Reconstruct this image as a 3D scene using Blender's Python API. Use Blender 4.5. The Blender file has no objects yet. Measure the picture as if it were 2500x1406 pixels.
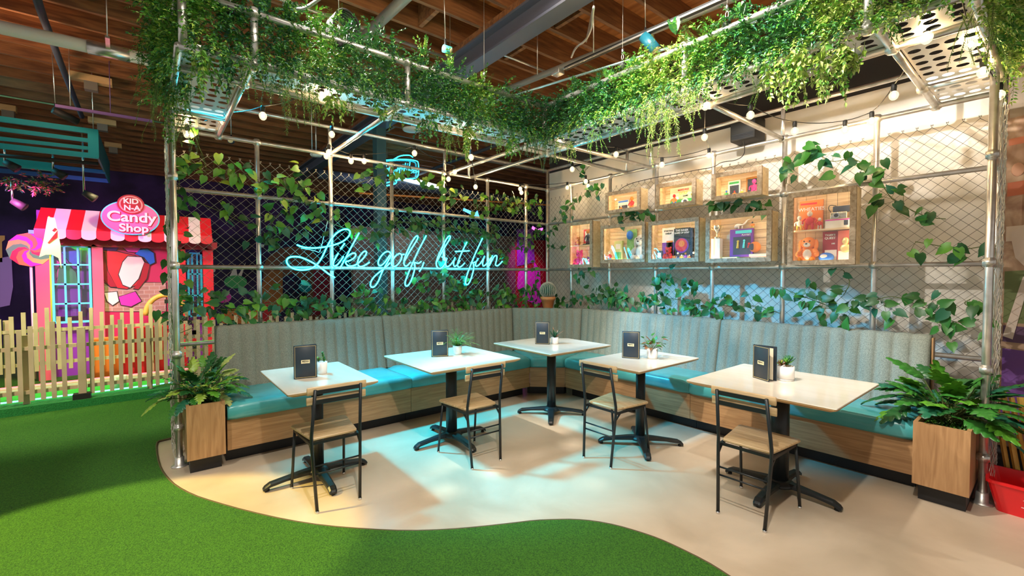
import bpy, bmesh, math, random
from mathutils import Vector, Matrix
random.seed(7)
S = bpy.context.scene
C = S.collection
PI = math.pi
R = math.radians

# ------------------------------------------------------------------ camera, world, exposure
F, PITCH, ROLL, YAW = 1086.76, R(1.7117), R(-0.087), R(51.0075)
CAM = Vector((4.878, -4.631, 1.481))
FW = Vector((-math.sin(YAW)*math.cos(PITCH), math.cos(YAW)*math.cos(PITCH), -math.sin(PITCH)))
r0 = Vector((math.cos(YAW), math.sin(YAW), 0)); u0 = r0.cross(FW)
RT = r0*math.cos(ROLL) + u0*math.sin(ROLL); UP = u0*math.cos(ROLL) - r0*math.sin(ROLL)
cd = bpy.data.cameras.new('camera'); co = bpy.data.objects.new('camera', cd); C.objects.link(co)
cd.sensor_width = 36; cd.lens = F*36/2500; cd.clip_start = .05; cd.clip_end = 100
m = Matrix((RT, UP, -FW)).transposed().to_4x4(); m.translation = CAM; co.matrix_world = m
S.camera = co
S.view_settings.view_transform = 'Standard'; S.view_settings.look = 'None'
S.view_settings.gamma = 1; S.view_settings.exposure = 0.58
w = bpy.data.worlds.new('world'); S.world = w; w.use_nodes = True
w.node_tree.nodes['Background'].inputs[0].default_value = (1.0, .93, .84, 1)
w.node_tree.nodes['Background'].inputs[1].default_value = 0.30

def at(px, py, ax, v):
    d = FW + RT*((px-1250)/F) - UP*((py-703)/F)
    t = (v - CAM[ax])/d[ax]
    return CAM + d*t

def lamp(kind, name, loc, target, power, color, size=.1, spot=60, blend=.4, sx=None):
    l = bpy.data.lights.new(name, kind); l.energy = power; l.color = color
    o = bpy.data.objects.new(name, l); C.objects.link(o); o.location = loc
    if target is not None:
        o.rotation_euler = (Vector(target)-Vector(loc)).to_track_quat('-Z', 'Y').to_euler()
    if kind == 'SPOT': l.spot_size = R(spot); l.spot_blend = blend; l.shadow_soft_size = size
    elif kind == 'AREA':
        l.size = size
        if sx: l.shape = 'RECTANGLE'; l.size_y = sx
    else: l.shadow_soft_size = size
    return o
WARM = (1, .80, .55); WHITE = (1, .93, .82)
# track spots of the room, aimed down over seating, turf, walls; added fills follow
lamp('SPOT', 'track_light_seating', (4.6, -4.2, 3.8), (2.9, -2.4, 0), 230, WHITE, .05, 80, .6)
lamp('SPOT', 'track_light_right', (1.2, -3.9, 3.8), (3.9, -.9, .3), 430, WHITE, .03, 70, .4)
lamp('SPOT', 'track_light_wall', (3.3, -2.9, 3.8), (3.2, .3, 1.5), 420, WHITE, .05, 75, .6)
lamp('SPOT', 'track_light_turf', (.6, -7.2, 3.8), (1.75, -4.95, 0), 1150, (1, .76, .22), .03, 26, .25)
lamp('SPOT', 'track_light_planter', (3.4, -6.2, 3.8), (.6, -4.3, .6), 230, WHITE, .03, 26, .5)
lamp('SPOT', 'cyan_stage_light', (.17, -4.36, 3.5), (1.40, -2.85, .3), 1250, (.01, .66, 1), .16, 42, .6)
lamp('SPOT', 'added_blue_fill', (.30, -3.7, 3.4), (2.75, -.10, .62), 900, (.02, .54, 1), .10, 33, .7)  # unseen blue lamp added to tint the right wall and seat back
lamp('AREA', 'ceiling_bounce_fill', (3.4, -3.4, 3.75), (3.4, -3.4, 0), 60, (1, .9, .75), 2.5)  # unseen fill panel standing in for light bounced off the ceiling
lamp('SPOT', 'added_joist_fill', (3.4, -3.4, 3.25), (2.8, -2.8, 4.2), 60, (1, .74, .48), .2, 155, .8)  # unseen upward fill, added to brighten the joists
lamp('SPOT', 'added_left_joist_fill', (-1.2, -5.8, 3.25), (-1.8, -5.2, 4.2), 28, (1, .62, .38), .2, 155, .8)  # second unseen fill for the joists on the left
# stage lamps of the course behind the fence, plus an added picket fill
lamp('SPOT', 'stage_light_magenta', (-2.3, -6.0, 2.35), (-4.0, -5.35, 1.7), 190, (1, .16, .72), .1, 80, .6)
lamp('SPOT', 'stage_light_warm', (-1.8, -4.0, 3.3), (-4.0, -4.4, 1.6), 110, (1, .75, .55), .1, 70, .6)
lamp('SPOT', 'stage_light_yellow', (-2.45, -4.9, 2.7), (-3.05, -5.5, .6), 120, (1, .80, .38), .1, 70, .5)
lamp('SPOT', 'added_fence_fill', (-.2, -7.4, 3.6), (-2.05, -5.2, .6), 480, (1, .82, .62), .1, 55, .6)  # unseen warm fill added to brighten the front pickets
lamp('AREA', 'stage_light_green', (-2.55, -5.2, 1.9), (-2.6, -5.2, 0), 12, (.05, 1, .12), .8, sx=2.4)
lamp('SPOT', 'stage_light_violet', (-4.3, -7.0, 2.9), (-6, -7.0, 1.4), 120, (.35, .2, 1), .2, 100, .8)
lamp('SPOT', 'stage_light_pink', (-4.0, 3.0, 2.9), (-5.0, 3.9, 1.3), 90, (1, .05, .8), .1, 50, .6)
lamp('SPOT', 'stage_light_cyan', (-3.2, -7.5, 3.7), (-3.1, -5.4, 3.3), 60, (.05, .85, 1), .1, 80, .6)
lamp('AREA', 'course_light_back', (-3.6, -1.2, 3.2), (-5.2, -.6, 1.4), 9, (.75, .8, 1), 1.2)

# ------------------------------------------------------------------ materials
def _n(nt, t, **k):
    n = nt.nodes.new(t)
    for a, b in k.items(): setattr(n, a, b)
    return n
def mat(name, col, rough=.6, metal=0, emit=0, ecol=None, alpha=1, trans=0, coat=0, sheen=0):
    m = bpy.data.materials.new(name); m.use_nodes = True
    b = m.node_tree.nodes['Principled BSDF']
    b.inputs['Base Color'].default_value = (*col, 1); b.inputs['Roughness'].default_value = rough
    b.inputs['Metallic'].default_value = metal; b.inputs['Alpha'].default_value = alpha
    b.inputs['Transmission Weight'].default_value = trans; b.inputs['Coat Weight'].default_value = coat
    b.inputs['Sheen Weight'].default_value = sheen
    if emit:
        b.inputs['Emission Color'].default_value = (*(ecol or col), 1); b.inputs['Emission Strength'].default_value = emit
    return m
def noisy(name, c1, c2, scale=(1, 1, 1), ns=8, detail=6, rough=.6, bump=0, metal=0, coat=0, dist=0, p=(.35, .65), bscale=None, coords='Object', tex='noise'):
    m = mat(name, c1, rough, metal, coat=coat); nt = m.node_tree; L = nt.links; b = nt.nodes['Principled BSDF']
    tc = _n(nt, 'ShaderNodeTexCoord'); mp = _n(nt, 'ShaderNodeMapping'); mp.inputs['Scale'].default_value = scale
    L.new(tc.outputs[coords], mp.inputs[0])
    if tex == 'voronoi':
        nz = _n(nt, 'ShaderNodeTexVoronoi'); nz.inputs['Scale'].default_value = ns; out = nz.outputs['Distance']
    else:
        nz = _n(nt, 'ShaderNodeTexNoise'); nz.inputs['Scale'].default_value = ns; nz.inputs['Detail'].default_value = detail
        nz.inputs['Distortion'].default_value = dist; out = nz.outputs['Fac']
    L.new(mp.outputs[0], nz.inputs['Vector'])
    cr = _n(nt, 'ShaderNodeValToRGB'); cr.color_ramp.elements[0].position = p[0]; cr.color_ramp.elements[1].position = p[1]
    cr.color_ramp.elements[0].color = (*c1, 1); cr.color_ramp.elements[1].color = (*c2, 1)
    L.new(out, cr.inputs[0]); L.new(cr.outputs[0], b.inputs['Base Color'])
    if bump:
        bp = _n(nt, 'ShaderNodeBump'); bp.inputs['Strength'].default_value = bump; bp.inputs['Distance'].default_value = .01
        if bscale:
            n2 = _n(nt, 'ShaderNodeTexNoise'); n2.inputs['Scale'].default_value = bscale; n2.inputs['Detail'].default_value = 3
            L.new(tc.outputs[coords], n2.inputs['Vector']); L.new(n2.outputs['Fac'], bp.inputs['Height'])
        else: L.new(out, bp.inputs['Height'])
        L.new(bp.outputs[0], b.inputs['Normal'])
    return m
def brickmat(name, c1, c2, mortar, scale, rows='Z'):
    m = mat(name, c1, .8); nt = m.node_tree; L = nt.links; b = nt.nodes['Principled BSDF']
    tc = _n(nt, 'ShaderNodeTexCoord'); sp = _n(nt, 'ShaderNodeSeparateXYZ'); cb = _n(nt, 'ShaderNodeCombineXYZ')
    L.new(tc.outputs['Object'], sp.inputs[0]); L.new(sp.outputs['Y'], cb.inputs[0]); L.new(sp.outputs['Z'], cb.inputs[1])
    br = _n(nt, 'ShaderNodeTexBrick'); br.inputs['Scale'].default_value = scale
    for k, c in (('Color1', c1), ('Color2', c2), ('Mortar', mortar)): br.inputs[k].default_value = (*c, 1)
    br.inputs['Mortar Size'].default_value = .02
    L.new(cb.outputs[0], br.inputs['Vector']); L.new(br.outputs['Color'], b.inputs['Base Color'])
    return m
def glassmat(name, tint=(1, 1, 1), refl=.14):
    m = bpy.data.materials.new(name); m.use_nodes = True; nt = m.node_tree; nt.nodes.clear(); L = nt.links
    o = _n(nt, 'ShaderNodeOutputMaterial'); mx = _n(nt, 'ShaderNodeMixShader'); t = _n(nt, 'ShaderNodeBsdfTransparent'); g = _n(nt, 'ShaderNodeBsdfGlossy')
    t.inputs[0].default_value = (*tint, 1); g.inputs['Roughness'].default_value = 0
    mx.inputs[0].default_value = refl; L.new(t.outputs[0], mx.inputs[1]); L.new(g.outputs[0], mx.inputs[2]); L.new(mx.outputs[0], o.inputs[0])
    return m
def halomat(name, col, strength, a):
    m = bpy.data.materials.new(name); m.use_nodes = True; nt = m.node_tree; nt.nodes.clear(); L = nt.links
    o = _n(nt, 'ShaderNodeOutputMaterial'); mx = _n(nt, 'ShaderNodeMixShader'); t = _n(nt, 'ShaderNodeBsdfTransparent'); e = _n(nt, 'ShaderNodeEmission')
    e.inputs[0].default_value = (*col, 1); e.inputs[1].default_value = strength
    mx.inputs[0].default_value = a; L.new(t.outputs[0], mx.inputs[1]); L.new(e.outputs[0], mx.inputs[2]); L.new(mx.outputs[0], o.inputs[0])
    return m

K = {}
K['concrete'] = noisy('polished_concrete', (.50, .40, .29), (.66, .54, .41), ns=1.6, detail=8, rough=.28, dist=.6, bump=.03)
K['turf'] = noisy('artificial_turf', (.007, .070, .004), (.060, .22, .010), ns=150, detail=3, rough=.9, bump=.9, p=(.3, .7))
K['curb'] = noisy('turf_curb', (.01, .16, .03), (.02, .25, .05), ns=90, rough=.9, bump=.6)
K['turfedge'] = mat('turf_edge_strip', (.10, .07, .03), .7)
K['wood_joist'] = noisy('joist_wood', (.14, .05, .018), (.32, .13, .045), (6, .6, 6), 3, rough=.7, dist=1.2, bump=.1)
K['deck'] = noisy('deck_plank', (.34, .10, .02), (.62, .23, .06), (.7, 6, 1), 2.2, rough=.65, dist=.6, bump=.1)
K['block'] = noisy('pale_wood_block', (.62, .38, .16), (.74, .48, .24), (5, 1, 5), 4, rough=.6)
K['steel_dark'] = mat('painted_steel_beam', (.10, .11, .16), .45)
K['galv'] = noisy('galvanised_pipe', (.66, .64, .61), (.85, .83, .80), ns=14, rough=.30, metal=.82)
K['fitting'] = noisy('cast_fitting', (.60, .58, .54), (.78, .76, .72), ns=30, rough=.36, metal=.8, bump=.1)
K['wire'] = mat('lit_fence_wire', (.72, .68, .60), .4, .5)  # warm lamp light put into the wire colour
K['column'] = mat('dark_teal_column', (.03, .10, .12), .5)
K['wire_shaded'] = mat('shaded_fence_wire', (.10, .10, .10), .45, .6)  # same fence wire, shade against the bright wall put into its colour
K['plank'] = mat('aluminium_plank', (.80, .79, .77), .38, .55)
K['white_wall'] = noisy('white_wall_paint', (.66, .62, .56), (.74, .70, .64), ns=3, rough=.75)
K['dark_wall'] = mat('dark_upper_wall', (.025, .022, .024), .8)
K['vinyl'] = noisy('teal_vinyl', (.05, .30, .32), (.07, .35, .36), ns=5, rough=.27, bump=.04, bscale=260, coat=.2)
K['fabric'] = noisy('grey_green_fabric', (.15, .165, .135), (.26, .275, .225), (1, 1, 1.0), 160, 4, rough=.85, bump=.35)
K['laminate'] = noisy('walnut_laminate', (.30, .155, .065), (.47, .27, .125), (1, 1, 16), 3.0, rough=.42, dist=1.0, p=(.3, .7))
K['laminate_v'] = noisy('upright_walnut_laminate', (.30, .155, .065), (.47, .27, .125), (14, 14, 1.1), 2.2, rough=.42, dist=1.4, p=(.3, .7))
K['black'] = mat('black_plinth', (.012, .012, .014), .5)
K['blackmetal'] = mat('black_powder_coat', (.010, .014, .017), .38)
K['tabletop'] = noisy('cream_tabletop', (.70, .64, .55), (.76, .70, .61), (1, 4, 1), 3, rough=.16, coat=.3)
K['plyedge'] = noisy('plywood_edge', (.42, .24, .10), (.60, .38, .18), (1, 1, 60), 3, rough=.5)
K['oak'] = noisy('pale_ash_seat', (.44, .29, .14), (.66, .48, .27), (9, 1.2, 9), 3.2, rough=.38, dist=1.3)
K['chrome'] = mat('chrome_glide', (.8, .8, .8), .2, 1)
K['menu'] = mat('navy_menu_cover', (.018, .030, .045), .45)
K['gold'] = mat('gold_foil', (.80, .62, .28), .35, .5)
K['plaque'] = mat('cream_plaque', (.86, .74, .45), .5)
K['paper'] = mat('menu_paper', (.80, .70, .52), .7)
K['ink'] = mat('dark_ink', (.02, .02, .02), .6)
K['white'] = mat('white_ceramic', (.86, .84, .82), .3)
K['soil'] = noisy('dark_soil', (.02, .015, .01), (.06, .04, .02), ns=60, rough=.9)
K['terracotta'] = noisy('terracotta', (.62, .22, .07), (.74, .30, .11), ns=8, rough=.65)
K['cactus'] = noisy('cactus_skin', (.03, .09, .07), (.06, .15, .11), ns=20, rough=.6)
K['spine'] = mat('cactus_spines', (.72, .66, .56), .6)
K['barn'] = noisy('weathered_frame', (.24, .17, .11), (.46, .36, .26), (3, 3, 3), 6, rough=.7, dist=2, bump=.15)
K['pine'] = noisy('pine_board', (.72, .54, .30), (.86, .70, .46), (2, 8, 9), 3, rough=.55, dist=.8)
K['pine_old'] = noisy('slatted_back', (.58, .40, .22), (.84, .68, .44), (1, 5, 14), 2.5, rough=.6, dist=.7)
K['led'] = mat('warm_led_strip', (1, .8, .5), .5, emit=9, ecol=(1, .82, .58))
K['glass'] = glassmat('cabinet_glass', refl=.09)
K['neon'] = mat('neon_core', (.3, 1, 1), .5, emit=45, ecol=(.016, .72, 1.0))
K['halo'] = halomat('neon_glow_shell', (0, .80, 1), 1.15, .42)  # cyan glow around the tubes, put into an added see-through shell
K['neon_back'] = mat('far_neon_core', (.2, 1, 1), .5, emit=4, ecol=(.02, .75, 1))
K['bulb'] = mat('bulb_filament', (1, .8, .5), .4, emit=750, ecol=(1, .66, .32))
K['bulbglass'] = halomat('bulb_glass', (1, .80, .46), 1.3, .6)
K['rubber'] = mat('black_rubber', (.012, .012, .012), .6)
K['cable'] = mat('grey_cable', (.25, .23, .2), .5, .3)
K['teal'] = mat('teal_paint', (.01, .42, .47), .6)
K['picket'] = noisy('cream_picket_paint', (.50, .38, .24), (.62, .48, .32), ns=4, rough=.6)
K['red'] = mat('red_paint', (.75, .02, .03), .45)
K['darkred'] = mat('deep_red_paint', (.35, .005, .02), .5)
K['pinkpaint'] = mat('candy_pink_paint', (.85, .14, .20), .5)
K['cream'] = mat('cream_paint', (.86, .80, .72), .55)
K['cyanpaint'] = mat('cyan_window_paint', (.10, .85, .92), .5)
K['blue'] = mat('blue_paint', (.02, .18, .70), .45)
K['purple'] = mat('purple_paint', (.22, .04, .42), .6)
K['orange'] = mat('orange_paint', (.85, .24, .03), .5)
K['yellow'] = mat('yellow_paint', (.85, .60, .08), .5)
K['green'] = mat('green_paint', (.05, .45, .12), .5)
K['pink'] = mat('hot_pink_plush', (.85, .06, .30), .8)
K['mag'] = mat('magenta_paint', (.80, .03, .45), .5)
K['navy'] = noisy('night_mural', (.012, .010, .035), (.05, .03, .12), ns=1.6, rough=.8, detail=3)
K['plastic_red'] = mat('red_plastic', (.80, .01, .015), .3)
K['cane'] = noisy('yellow_cane', (.55, .33, .05), (.74, .50, .10), (6, 6, 1), 5, rough=.5)
K['brick'] = brickmat('painted_brick', (.17, .10, .085), (.22, .13, .105), (.09, .06, .055), 4)
K['brick_pale'] = brickmat('pale_brick', (.36, .22, .17), (.45, .28, .2), (.5, .42, .34), 4)
K['slate'] = mat('dark_slate', (.04, .05, .08), .6)
K['brown'] = noisy('brown_plush', (.35, .14, .03), (.5, .22, .06), ns=30, rough=.9)
K['silver'] = mat('silver_cup', (.8, .75, .6), .2, 1)
K['acrylic'] = glassmat('clear_acrylic', (.95, .97, 1), .12)
for i, (n, c) in enumerate([('leaf_deep', (.012, .085, .018)), ('leaf_mid', (.03, .16, .02)), ('leaf_fresh', (.085, .27, .02)), ('leaf_lime', (.27, .42, .05)), ('leaf_bluegreen', (.015, .12, .06)), ('leaf_pale', (.36, .42, .12)), ('leaf_bronze', (.20, .08, .03))]):
    mm = mat(n, c, .42); K['L%d' % i] = mm
K['stem'] = mat('vine_stem', (.10, .13, .03), .7)

# ------------------------------------------------------------------ mesh collecting
class M:
    def __init__(s): s.v = []; s.f = []; s.mi = []; s.mats = []; s.sm = []
    def _m(s, mt):
        if mt not in s.mats: s.mats.append(mt)
        return s.mats.index(mt)
    def add(s, vs, fs, mt=None, smooth=False):
        k = len(s.v); i = s._m(mt) if mt else 0
        s.v += [tuple(v) for v in vs]; s.f += [tuple(a+k for a in f) for f in fs]
        s.mi += [i]*len(fs); s.sm += [smooth]*len(fs); return s
    def box(s, a, b, mt=None):
        x0, y0, z0 = (min(a[i], b[i]) for i in range(3)); x1, y1, z1 = (max(a[i], b[i]) for i in range(3))
        return s.add([(x0,y0,z0),(x1,y0,z0),(x1,y1,z0),(x0,y1,z0),(x0,y0,z1),(x1,y0,z1),(x1,y1,z1),(x0,y1,z1)],
                     [(0,3,2,1),(4,5,6,7),(0,1,5,4),(1,2,6,5),(2,3,7,6),(3,0,4,7)], mt)
    def bevbox(s, a, b, r=.006, mt=None, seg=2):
        bm = bmesh.new(); bmesh.ops.create_cube(bm, size=1)
        for v in bm.verts: v.co = Vector([(a[i]+b[i])/2 + v.co[i]*abs(b[i]-a[i]) for i in range(3)])
        bmesh.ops.bevel(bm, geom=bm.edges[:], offset=r, segments=seg, affect='EDGES', profile=.5)
        bm.verts.index_update(); s.add([v.co for v in bm.verts], [[v.index for v in f.verts] for f in bm.faces], mt, True); bm.free(); return s
    def hexa(s, P, mt=None):   # 8 corners bottom ring then top ring
        return s.add(P, [(0,3,2,1),(4,5,6,7),(0,1,5,4),(1,2,6,5),(2,3,7,6),(3,0,4,7)], mt)
    def bar(s, p, q, w, h, mt=None, up=(0,0,1)):
        p = Vector(p); q = Vector(q); d = (q-p).normalized(); u = Vector(up)
        if abs(d.dot(u)) > .98: u = Vector((1,0,0))
        x = d.cross(u).normalized()*w/2; y = x.cross(d).normalized()*h/2
        return s.hexa([p-x-y, p+x-y, q+x-y, q-x-y, p-x+y, p+x+y, q+x+y, q-x+y], mt)
    def tube(s, pts, r, n=8, mt=None, cap=True, closed=False):
        pts = [Vector(p) for p in pts]; N = len(pts); rs = r if isinstance(r, (list, tuple)) else [r]*N
        ref = None; V = []
        for i, p in enumerate(pts):
            a = pts[i-1] if (i > 0 or closed) else pts[i]; b = pts[(i+1) % N] if (i < N-1 or closed) else pts[i]
            d = (b-a)
            d = d.normalized() if d.length > 1e-9 else Vector((0,0,1))
            if ref is None: ref = Vector((0,0,1)) if abs(d.z) < .9 else Vector((1,0,0))
            x = ref - d*ref.dot(d); x = x.normalized() if x.length > 1e-6 else d.orthogonal().normalized(); ref = x; y = d.cross(x)
            for k in range(n):
                t = 2*PI*k/n; V.append(p + (x*math.cos(t)+y*math.sin(t))*rs[i])
        fs = []
        for i in range(N-1 if not closed else N):
            j = (i+1) % N
            for k in range(n): fs.append((i*n+k, i*n+(k+1) % n, j*n+(k+1) % n, j*n+k))
        if cap and not closed: fs.append(tuple(range(n-1, -1, -1))); fs.append(tuple((N-1)*n+k for k in range(n)))
        return s.add(V, fs, mt, n > 4)
    def lathe(s, prof, c=(0,0,0), n=24, mt=None, smooth=True):
        V = [(c[0]+r*math.cos(2*PI*k/n), c[1]+r*math.sin(2*PI*k/n), c[2]+z) for r, z in prof for k in range(n)]
        fs = [(i*n+k, i*n+(k+1) % n, (i+1)*n+(k+1) % n, (i+1)*n+k) for i in range(len(prof)-1) for k in range(n)]
        if prof[0][0] > 1e-5: fs.append(tuple(range(n-1, -1, -1)))
        if prof[-1][0] > 1e-5: fs.append(tuple((len(prof)-1)*n+k for k in range(n)))
        return s.add(V, fs, mt, smooth)
    def ball(s, c, r, mt=None, n=14, k=9):
        rr = r if isinstance(r, (tuple, list)) else (r, r, r)
        V = []; fs = []
        for i in range(k+1):
            a = PI*i/k
            for j in range(n):
                b = 2*PI*j/n; V.append((c[0]+rr[0]*math.sin(a)*math.cos(b), c[1]+rr[1]*math.sin(a)*math.sin(b), c[2]+rr[2]*math.cos(a)))
        for i in range(k):
            for j in range(n): fs.append((i*n+j, (i+1)*n+j, (i+1)*n+(j+1) % n, i*n+(j+1) % n))
        return s.add(V, fs, mt, True)
    def prism(s, poly, off, mt=None):  # polygon of 3D points swept by vector off
        n = len(poly); off = Vector(off); P = [Vector(p) for p in poly]
        return s.add(P + [p+off for p in P], [tuple(range(n)), tuple(range(2*n-1, n-1, -1))] + [(i, i+n, (i+1) % n+n, (i+1) % n) for i in range(n)], mt)
    def build(s, name, mt=None, parent=None, world=True, origin=None):
        me = bpy.data.meshes.new(name)
        off = Vector((0,0,0)); loc = Vector((0,0,0))
        if parent is not None:
            if world:
                q = parent
                while q is not None: off += q.location; q = q.parent
        elif origin is not None: loc = Vector(origin); off = loc
        elif world and s.v:
            xs = [v[0] for v in s.v]; ys = [v[1] for v in s.v]; zs = [v[2] for v in s.v]
            loc = Vector(((min(xs)+max(xs))/2, (min(ys)+max(ys))/2, min(zs))); off = loc
        me.from_pydata([(v[0]-off[0], v[1]-off[1], v[2]-off[2]) for v in s.v], [], s.f)
        ml = s.mats if s.mats else [mt]
        if mt is not None and s.mats and mt not in s.mats and len(s.mats) == 0: ml = [mt]
        for q in ml: me.materials.append(q)
        me.polygons.foreach_set('material_index', s.mi); me.polygons.foreach_set('use_smooth', s.sm)
        me.update()
        bmn = bmesh.new(); bmn.from_mesh(me); bmesh.ops.recalc_face_normals(bmn, faces=bmn.faces[:]) if len(s.v) < 3000 else None; bmn.to_mesh(me); bmn.free()
        o = bpy.data.objects.new(name, me); C.objects.link(o); o.location = loc
        if parent is not None: o.parent = parent
        return o
def tag(o, label=None, cat=None, group=None, kind=None):
    if label: o['label'] = label
    if cat: o['category'] = cat
    if group: o['group'] = group
    if kind: o['kind'] = kind
    return o
def thing(name, loc, label, cat, group=None, rz=0):
    o = bpy.data.objects.new(name, None); C.objects.link(o); o.location = loc; o.rotation_euler = (0,0,rz); o.empty_display_size = .1
    return tag(o, label, cat, group)
def copy_tree(o, parent=None):
    c = o.copy(); C.objects.link(c); c.parent = parent
    for ch in [x for x in o.children]: copy_tree(ch, c)
    return c
def struct(name, mb, mt=None): return tag(mb.build(name, mt), kind='structure')
def text(name, body, size, mt, parent, M4, extrude=.001, world=True, sx=1, bold=0, align='CENTER'):
    cu = bpy.data.curves.new('t', 'FONT'); cu.body = body; cu.size = size; cu.extrude = extrude; cu.align_x = align; cu.align_y = 'CENTER'; cu.offset = bold
    to = bpy.data.objects.new('t', cu); me = bpy.data.meshes.new_from_object(to); bpy.data.objects.remove(to)
    X = M4 @ Matrix.Diagonal((sx, 1, 1, 1)); off = Vector((0,0,0))
    if parent is not None and world:
        q = parent
        while q is not None: off += q.location; q = q.parent
    me.transform(Matrix.Translation(-off) @ X); me.materials.clear(); me.materials.append(mt); me.name = name
    o = bpy.data.objects.new(name, me); C.objects.link(o); o.parent = parent
    return o
def frame4(o, x, z):   # matrix with origin o, local x along x, local z (outward) along z
    x = Vector(x).normalized(); z = Vector(z).normalized(); y = z.cross(x)
    mm = Matrix((x, y, z)).transposed().to_4x4(); mm.translation = Vector(o); return mm
def smooth(pts, it=2):
    pts = [Vector(p) for p in pts]
    for _ in range(it):
        q = [pts[0]]
        for a, b in zip(pts, pts[1:]): q += [a*.75+b*.25, a*.25+b*.75]
        q.append(pts[-1]); pts = q
    return pts

# ================================================================== the setting
fl = M(); fl.box((-9.2, -9, -.05), (8.5, 6, 0)); struct('floor', fl, K['concrete'])
edge = [(-.16,-4.30),(-.15,-4.60),(-.08,-4.63),(.30,-4.625),(.62,-4.605),(.84,-4.57),(1.02,-4.53),(1.25,-4.45),(1.45,-4.35),(1.72,-4.20),(1.99,-4.03),(2.2,-3.87),(2.39,-3.69),(2.55,-3.52),(2.68,-3.34),(2.78,-3.17),(2.87,-3.0),(2.93,-2.88),(3.0,-2.78),(3.07,-2.69),(3.16,-2.61),(3.27,-2.545),(3.39,-2.50),(3.50,-2.47),(3.6,-2.46),(3.76,-2.455),(3.87,-2.47),(4.0,-2.5),(4.2,-2.6),(4.45,-2.8),(5.0,-3.3),(7.0,-4.4)]
E2 = [(p.x, p.y) for p in smooth([(a, b, 0) for a, b in edge], 1)]
tf = M(); ring = [(-.16, 6), (-9.1, 6), (-9.1, -9), (8.5, -9), (8.5, -5.2)]
poly = ring + E2[::-1]
tf.add([(x, y, .0) for x, y in poly] + [(x, y, .016) for x, y in poly],
       [tuple(range(len(poly)-1, -1, -1)), tuple(len(poly)+i for i in range(len(poly)))] + [(i, (i+1) % len(poly), (i+1) % len(poly)+len(poly), i+len(poly)) for i in range(len(poly))], K['turf'])
bmt = tf.build('turf', K['turf'])
tag(bmt, kind='structure')
te = M(); te.tube([(x, y, .010) for x, y in E2], .009, 6); struct('trim_turf_edge', te, K['turfedge'])
# walls
w_ = M(); w_.box((-.27, .3, 0), (4.565, .42, 3.08)); struct('wall_right', w_, K['white_wall'])
w_ = M(); w_.box((-.27, .31, 3.08), (8.5, .45, 4.15)); w_.box((4.565, .32, 0), (8.5, .45, 3.08)); struct('wall_right_upper', w_, K['dark_wall'])
w_ = M(); w_.box((-9.15, -9, 0), (-9.0, 6, 4.15)); struct('wall_back', w_, K['navy'])
w_ = M(); w_.box((-9.0, 5.85, 0), (-.27, 6, 4.15)); struct('wall_far', w_, K['navy'])
w_ = M(); w_.box((-5.0, -1.2, 0), (-4.88, 3.4, 2.55)); struct('wall_brick', w_, K['brick'])
w_ = M(); w_.box((-5.0, 3.4, 0), (-4.88, 5.8, 2.5)); struct('wall_mural', w_, K['darkred'])
# ceiling: deck, joists, blocking, steel beam and column
w_ = M(); w_.box((-9.2, -9, 4.12), (8.5, 6, 4.2)); struct('ceiling', w_, K['deck'])
x = -8.88
k = 0
while x < 7.5:
    j = M(); j.box((x-.02, -9, 3.88), (x+.02, 6, 4.12)); struct('ceiling_joist', j, K['wood_joist'])
    if k % 2 == 0 and -3 < x < 4:
        for yb in (-3.9, -2.55, -1.5):
            j = M(); j.box((x+.03, yb-.02, 3.89), (x+.376, yb+.02, 4.12)); struct('ceiling_blocking', j, K['wood_joist'])
    x += .406; k += 1
b_ = M(); b_.box((-6, -2.10, 3.60), (7, -1.93, 3.622)); b_.box((-6, -2.10, 3.80), (7, -1.93, 3.822)); b_.box((-6, -2.025, 3.62), (7, -2.005, 3.80)); struct('steel_beam', b_, K['steel_dark'])
b_ = M(); b_.box((-6, -2.10, 3.822), (7, -1.93, 3.878)); struct('ceiling_nailer', b_, K['wood_joist'])
b_ = M(); b_.box((-1.48, -2.09, 0), (-1.33, -1.95, 3.60)); struct('steel_column', b_, K['column'])

# large wall print right of the pipe frame
pr = thing('golf_wall_print', (4.6, .29, .2), 'large sepia and violet golf photograph print covering the wall beside the pipe frame', 'wall print')
q = M(); q.box((4.60, .285, .2), (6.4, .318, 3.0)); q.build('print_panel', noisy('sepia_print', (.25, .12, .07), (.52, .36, .24), ns=3.0, rough=.6, dist=2), pr)
for nm, col, pts in [('lawn_band', (.14, .17, .06), [(4.61,1.12),(6.3,1.12),(6.3,1.62),(4.61,1.50)]), ('violet_shadow', (.16, .06, .26), [(4.61,.25),(6.3,.25),(6.3,.80),(4.61,.93)]), ('track_band', (.10, .045, .10), [(4.61,.98),(6.3,.9),(6.3,1.04),(4.61,1.10)]), ('red_railing', (.50, .14, .07), [(4.61,2.05),(6.3,2.2),(6.3,2.30),(4.61,2.15)]), ('rail_upper', (.5, .16, .08), [(4.61,2.42),(6.3,2.55),(6.3,2.6),(4.61,2.47)]), ('sky_band', (.62, .5, .4), [(4.61,1.72),(6.3,1.80),(6.3,1.9),(4.61,1.83)]), ('stone_patch', (.34, .27, .2), [(4.61,2.62),(5.6,2.7),(5.6,2.95),(4.61,2.95)])]:
    q = M(); q.prism([(a, .284, b) for a, b in pts], (0, .003, 0)); q.build(nm, mat(nm, col, .6), pr)
q = M()
for pts in ([(4.63,1.78),(4.70,1.84),(4.78,1.80),(4.86,1.66),(4.84,1.52),(4.76,1.46),(4.66,1.60)], [(4.70,1.46),(4.84,1.52),(4.87,1.28),(4.80,1.02),(4.73,1.02),(4.77,1.28),(4.71,1.30),(4.66,1.00),(4.61,1.02)]):
    q.prism([(a, .280, b) for a, b in pts], (0, .003, 0))
q.build('golfer_figure', mat('print_golfer', (.62, .50, .42), .6), pr)
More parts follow.
